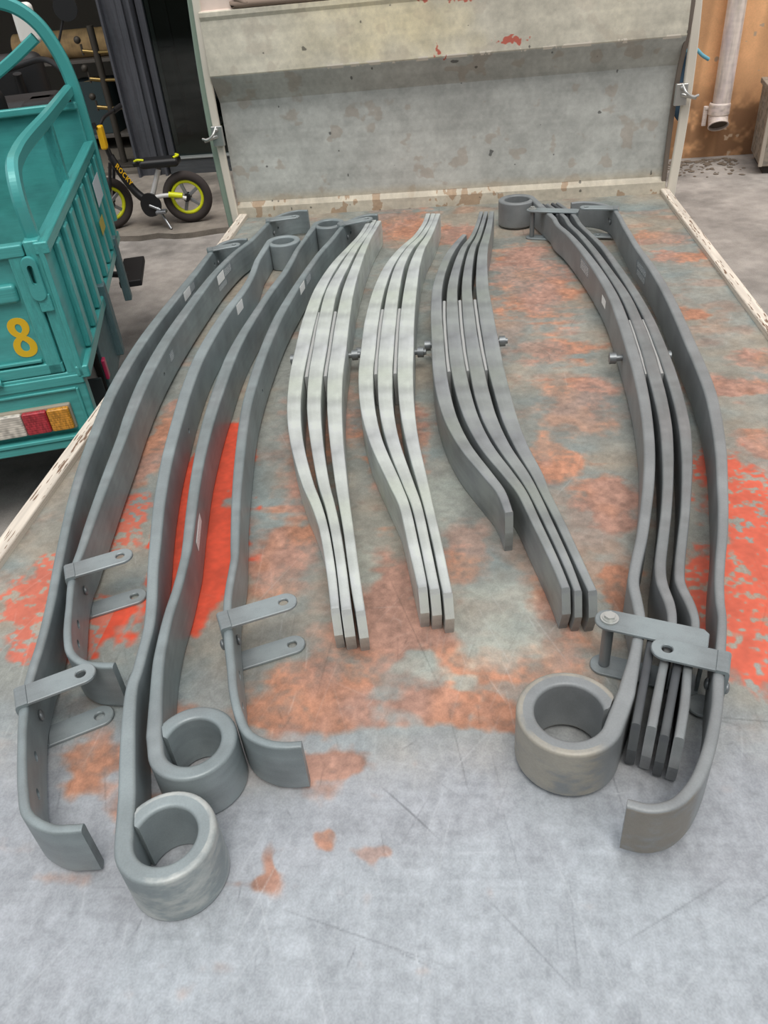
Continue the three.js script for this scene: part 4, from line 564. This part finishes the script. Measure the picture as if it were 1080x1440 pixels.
  mesh('mirror_back', rbox(0.1, 0.17, 0.05, 0.024, -0.215, 1.315, -2.3, 3), M(0xe8e6e0, 0.4), hb);
  mesh('fork', join(bar([-0.36, 1.1, -2.48], [-0.4, 0.26, -2.75], 0.022), bar([-0.56, 1.1, -2.48], [-0.52, 0.26, -2.75], 0.022)), black, t);
  const wheel = (x, z, r) => { const w = mesh('wheel', (() => { const g = new THREE.TorusGeometry(r - 0.045, 0.045, 12, 32); g.rotateY(Math.PI / 2); g.translate(x, r, z); return g; })(), rubber, t); mesh('wheel_rim', (() => { const g = cyl(r - 0.075, 0.05, 24); g.rotateZ(Math.PI / 2); g.translate(x, r, z); return g; })(), M(0x6d7376, 0.4, 0.6), w); };
  wheel(-0.08, -0.5, 0.23); wheel(-0.86, -0.5, 0.23); wheel(-0.46, -2.75, 0.24);
  mesh('axle', bar([-0.86, 0.23, -0.5], [-0.08, 0.23, -0.5], 0.03), black, t);
  mesh('chassis', join(rbox(0.06, 0.08, 2.3, 0.006, -0.3, 0.4, -1.25), rbox(0.06, 0.08, 2.3, 0.006, -0.62, 0.4, -1.25), rbox(0.86, 0.1, 0.5, 0.01, -0.47, 0.46, -0.5)), black, t);
  // mudguard, flap, reflector and side steps below the right side
  const grey = M(0x5f7a7e, 0.5, 0.1, { map: texTeal });
  mesh('mudguard', join(rbox(0.09, 0.014, 0.62, 0.004, 0.0, 0.49, -0.55), rbox(0.012, 0.2, 0.5, 0.004, 0.045, 0.4, -0.55)), grey, t);
  mesh('mud_flap', rbox(0.16, 0.25, 0.012, 0.004, -0.03, 0.3, -0.2), M(0x2a3234, 0.7), t);
  mesh('reflector', join(rbox(0.012, 0.07, 0.035, 0.004, 0.057, 0.42, -0.28)), M(0xb8355a, 0.3), t);
  for (const z of [-0.62, -1.2]) mesh('stake_bracket', rbox(0.03, 0.27, 0.05, 0.004, 0.06, 0.46, z), grey, t);
  mesh('side_step', join(rbox(0.1, 0.03, 0.35, 0.006, 0.06, 0.33, -1.55), bar([0.06, 0.33, -1.5], [-0.3, 0.4, -1.5], 0.014)), black, t);
}

// ---------------------------------------------------------------- child's bicycle
{
  const b = thing('childs_bicycle', 'black and yellow children\u2019s bicycle parked before the shop', 'bicycle', [-1.84, GY + 0.035, -5.4], 0.1);
  const yel = M(0xd9e021, 0.4), blk = M(0x17181a, 0.45), tyre = M(0x3a3432, 0.9), white = M(0xd8d8d6, 0.4, 0.2), dy = M(0xe0b016, 0.5), R = 0.165;
  const wheel = (x, turn) => {
    const w = new THREE.Group(); w.name = 'wheel'; w.position.set(x, R, 0); w.rotation.y = turn; b.add(w);
    mesh('tyre', new THREE.TorusGeometry(R - 0.029, 0.029, 12, 40), tyre, w); mesh('rim', new THREE.TorusGeometry(R - 0.064, 0.013, 10, 40), yel, w);
    const sp = []; for (let k = 0; k < 5; k++) { const a = k * Math.PI * 0.4 + 0.3; const g = rbox(0.022, R - 0.07, 0.016, 0.004, 0, (R - 0.07) / 2, 0); g.rotateZ(a); sp.push(g); } mesh('spokes', join(sp), M(0x8a8d90, 0.4, 0.4), w);
    mesh('hub', (() => { const g = cyl(0.024, 0.07, 14); g.rotateX(Math.PI / 2); return g; })(), blk, w); return w;
  };
  wheel(0, 0); wheel(-0.53, 0.7);
  mesh('chain_stay', tube([[0, R, 0.04], [-0.1, R + 0.03, 0.045], [-0.22, R + 0.02, 0.035], [-0.28, R - 0.01, 0.03]], 0.014, 20, 8), white, b);
  mesh('seat_stay', join(bar([-0.02, R + 0.02, 0.045], [-0.11, R + 0.035, 0.045], 0.018)), yel, b);
  mesh('seat_tube', bar([-0.24, R + 0.01, 0], [-0.15, R + 0.19, 0], 0.017), white, b);
  mesh('saddle', join(rbox(0.26, 0.055, 0.13, 0.025, -0.13, R + 0.23, 0, 3), rbox(0.12, 0.04, 0.07, 0.018, -0.26, R + 0.235, 0, 3)), blk, b);
  mesh('saddle_trim', tube([[-0.03, R + 0.258, -0.05], [-0.005, R + 0.262, 0], [-0.03, R + 0.258, 0.05]], 0.008, 12, 6), yel, b);
  mesh('saddle_trim', tube([[-0.22, R + 0.258, 0.05], [-0.26, R + 0.262, 0.045], [-0.3, R + 0.25, 0.02]], 0.007, 12, 6), yel, b);
  const dt = mesh('down_tube', tube([[-0.27, R - 0.01, 0], [-0.36, R + 0.06, 0], [-0.45, R + 0.19, 0], [-0.5, R + 0.29, 0]], 0.03, 24, 10), blk, b);
  const tx = new TextGeometry('ROCKY', { font, size: 0.036, depth: 0.002, curveSegments: 4 }); tx.rotateZ(-0.92); tx.translate(-0.475, R + 0.235, 0.03); mesh('lettering', tx, dy, dt);
  mesh('chain_case', (() => { const g = cyl(0.075, 0.02, 24); g.rotateX(Math.PI / 2); g.translate(-0.25, R - 0.02, 0.045); return g; })(), blk, b);
  mesh('crank', join(bar([-0.25, R - 0.02, 0.06], [-0.18, R - 0.05, 0.075], 0.01), rbox(0.07, 0.02, 0.06, 0.006, -0.17, R - 0.055, 0.1)), M(0x8a8d90, 0.3, 0.7), b);
  mesh('head_tube', join(bar([-0.49, R + 0.24, 0], [-0.53, R + 0.42, 0], 0.022), bar([-0.5, R + 0.26, 0.05], [-0.6, R, 0.05], 0.014), bar([-0.5, R + 0.26, -0.05], [-0.6, R, -0.05], 0.014)), blk, b);
  mesh('stem_pad', rbox(0.05, 0.14, 0.06, 0.012, -0.52, R + 0.41, 0.02), dy, b);
  mesh('handlebar', tube([[-0.46, R + 0.52, 0.26], [-0.52, R + 0.5, 0.12], [-0.54, R + 0.46, 0], [-0.52, R + 0.5, -0.12], [-0.46, R + 0.52, -0.26]], 0.012, 24, 8), blk, b);
  mesh('grip', join(bar([-0.465, R + 0.518, 0.24], [-0.43, R + 0.53, 0.33], 0.018), bar([-0.465, R + 0.518, -0.24], [-0.43, R + 0.53, -0.33], 0.018)), blk, b);
  mesh('kick_stand', bar([-0.2, R - 0.04, 0.05], [-0.12, 0.005, 0.14], 0.008), M(0x8a8d90, 0.3, 0.7), b);
  // the front triangle is short on so small a frame
  b.traverse((o) => { if (o.isMesh && o.parent.name !== 'wheel') { const p = o.geometry.attributes.position; for (let i = 0; i < p.count; i++) if (p.getX(i) < -0.27) p.setX(i, -0.27 + (p.getX(i) + 0.27) * 0.74); } });
}

scene.traverse((o) => { if (o.isMesh) o.castShadow = o.receiveShadow = true; if (o.userData.st === undefined) delete o.userData.st; });
renderer.render(scene, camera);
